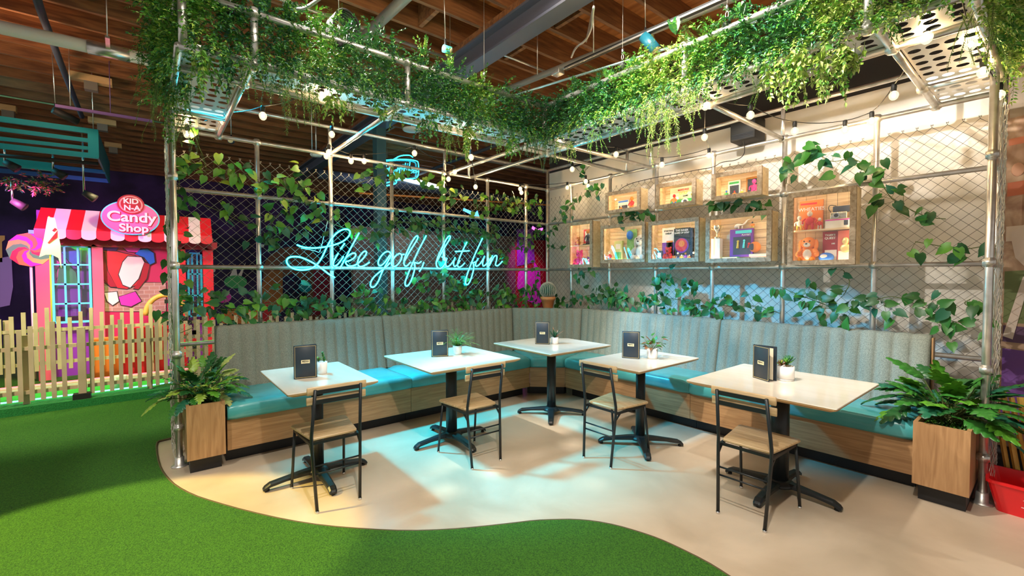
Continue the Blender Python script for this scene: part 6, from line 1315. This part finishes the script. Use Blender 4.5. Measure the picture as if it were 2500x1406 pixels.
q = M(); a = at(1150, 516, 0, -4.6); q.tube([tuple(a), (a.x, a.y, 4.12)], .004, 6); q.build('hanging_wire', K['cable'], bpy.data.objects['arrow_sign'])
wmural([(1265,665),(1285,650),(1300,665),(1305,640),(1318,660),(1320,700),(1330,730),(1310,745),(1290,735),(1275,725),(1262,700)], mat('magenta_creature', (.85,.05,.75), .5), 'magenta winged creature painted on the dark red wall', x=-4.87)
wmural([(1262,560),(1300,560),(1306,640),(1262,650)], K['purple'], 'violet panel painted left of the magenta creature', x=-4.87)
wmural([(1300,552),(1312,560),(1325,556),(1324,562),(1310,566),(1298,558)], mat('magenta_tube', (1,.1,.8), .5, emit=3, ecol=(1,.08,.75)), 'small curved magenta light high beside the cactus', 'curved_light', -4.86, .01)
wmural([(950,425),(1010,440),(1020,438),(1080,455),(1080,462),(1010,448),(950,432)], mat('far_led', (.8,.95,1), .5, emit=4, ecol=(.7,.92,1)), 'long white ceiling light strip in the far room', 'light_strip', -4.4, .02)

# ================================================================== teal slatted planter box hanging at the upper left
root = thing('hanging_slat_box', tuple(at(120, 380, 0, -2.6)), 'teal slatted box hanging from the ceiling at the upper left', 'hanging box')
def tb(px0, py0, px1, py1, x, t=.03, nm='slat', mt='teal'):
    a = at(px0, py0, 0, x); b = at(px1, py1, 0, x); return a, b
XA = -2.6
def sl(p, q_, h, x, nm='slat', mt=None):
    a = at(*p, 0, x); b = at(*q_, 0, x); q = M(); q.bar(a, b, .03, h); q.build(nm, mt or K['teal'], root)
for p, q_, h in [((-40,285),(240,323),.06), ((-40,310),(215,343),.045), ((-40,334),(215,362),.04), ((-40,352),(240,382),.06)]: sl(p, q_, h, XA)
a = at(215, 350, 0, XA); b = at(241, 352, 0, XA); q = M(); q.box((XA-.02, a.y, at(228,385,0,XA).z), (XA+.025, b.y, at(228,318,0,XA).z)); q.build('corner_post', K['teal'], root)
z0, z1 = at(228,385,0,XA).z, at(228,320,0,XA).z; q = M(); q.hexa([(XA-1.9, b.y-.02, z0), (XA-.02, b.y-.02, z0), (XA-.02, b.y, z0), (XA-1.9, b.y, z0), (XA-1.9, b.y-.02, z1), (XA-.02, b.y-.02, z1), (XA-.02, b.y, z1), (XA-1.9, b.y, z1)]); q.build('end_panel', mat('dark_teal', (.01,.16,.20), .6), root)
q = M(); q.bar((XA-1.9, -8, z0+.03), (XA-1.9, b.y, z0+.03), .03, .06); q.bar((XA-.95, -8, z0), (XA-.95, b.y, z0), .03, .05); q.build('back_slat', mat('blue_teal', (.02,.12,.40), .6), root)
q = M(); q.tube([at(-40,376,0,XA+.03), at(240,400,0,XA+.03)], .022, 10); q.build('hanging_bar', K['rubber'], root)
q = M(); q.box((XA-.6, -8, z0-.12), (XA-.55, at(125,400,0,XA-.55).y, z0-.02)); q.build('inner_board', K['teal'], root)
for px, lb in [(12,'small stage lamp clamped at the left picture edge below the teal box'), (130,'stage lamp with curved cable below the middle of the teal box'), (30,'stage lamp hanging lowest below the teal box'), (205,'small stage lamp right below the teal box')]:
    p = at(px, {12:395,130:415,30:490,205:470}[px], 0, XA-.1); r_ = thing('stage_lamp', tuple(p), lb, 'stage lamp', 'stage lamps below the teal box'); q = M(); q.tube([p, p+Vector((.02,.10,-.07))], [.035,.05], 14); q.build('lamp_body', K['rubber'], r_); q = M(); q.tube([p, p+Vector((0,0,.80 if px == 205 else .22))], .010, 8); q.build('clamp', K['chrome'], r_)
q = M()
for i in range(60):
    p = at(random.uniform(20,140), random.uniform(425,462), 0, XA-.15); sprig(q, p, (random.gauss(0,.6), random.gauss(0,.6), random.uniform(-.6,.6)), .10, .022, .05, .02, [K['L1'],K['L2'],K['L6'],K['L4'],K['pinkpaint']], .4)
tag(q.build('hanging_greenery', K['L1']), 'green and pinkish trailing leaves on the teal slatted box', 'foliage')
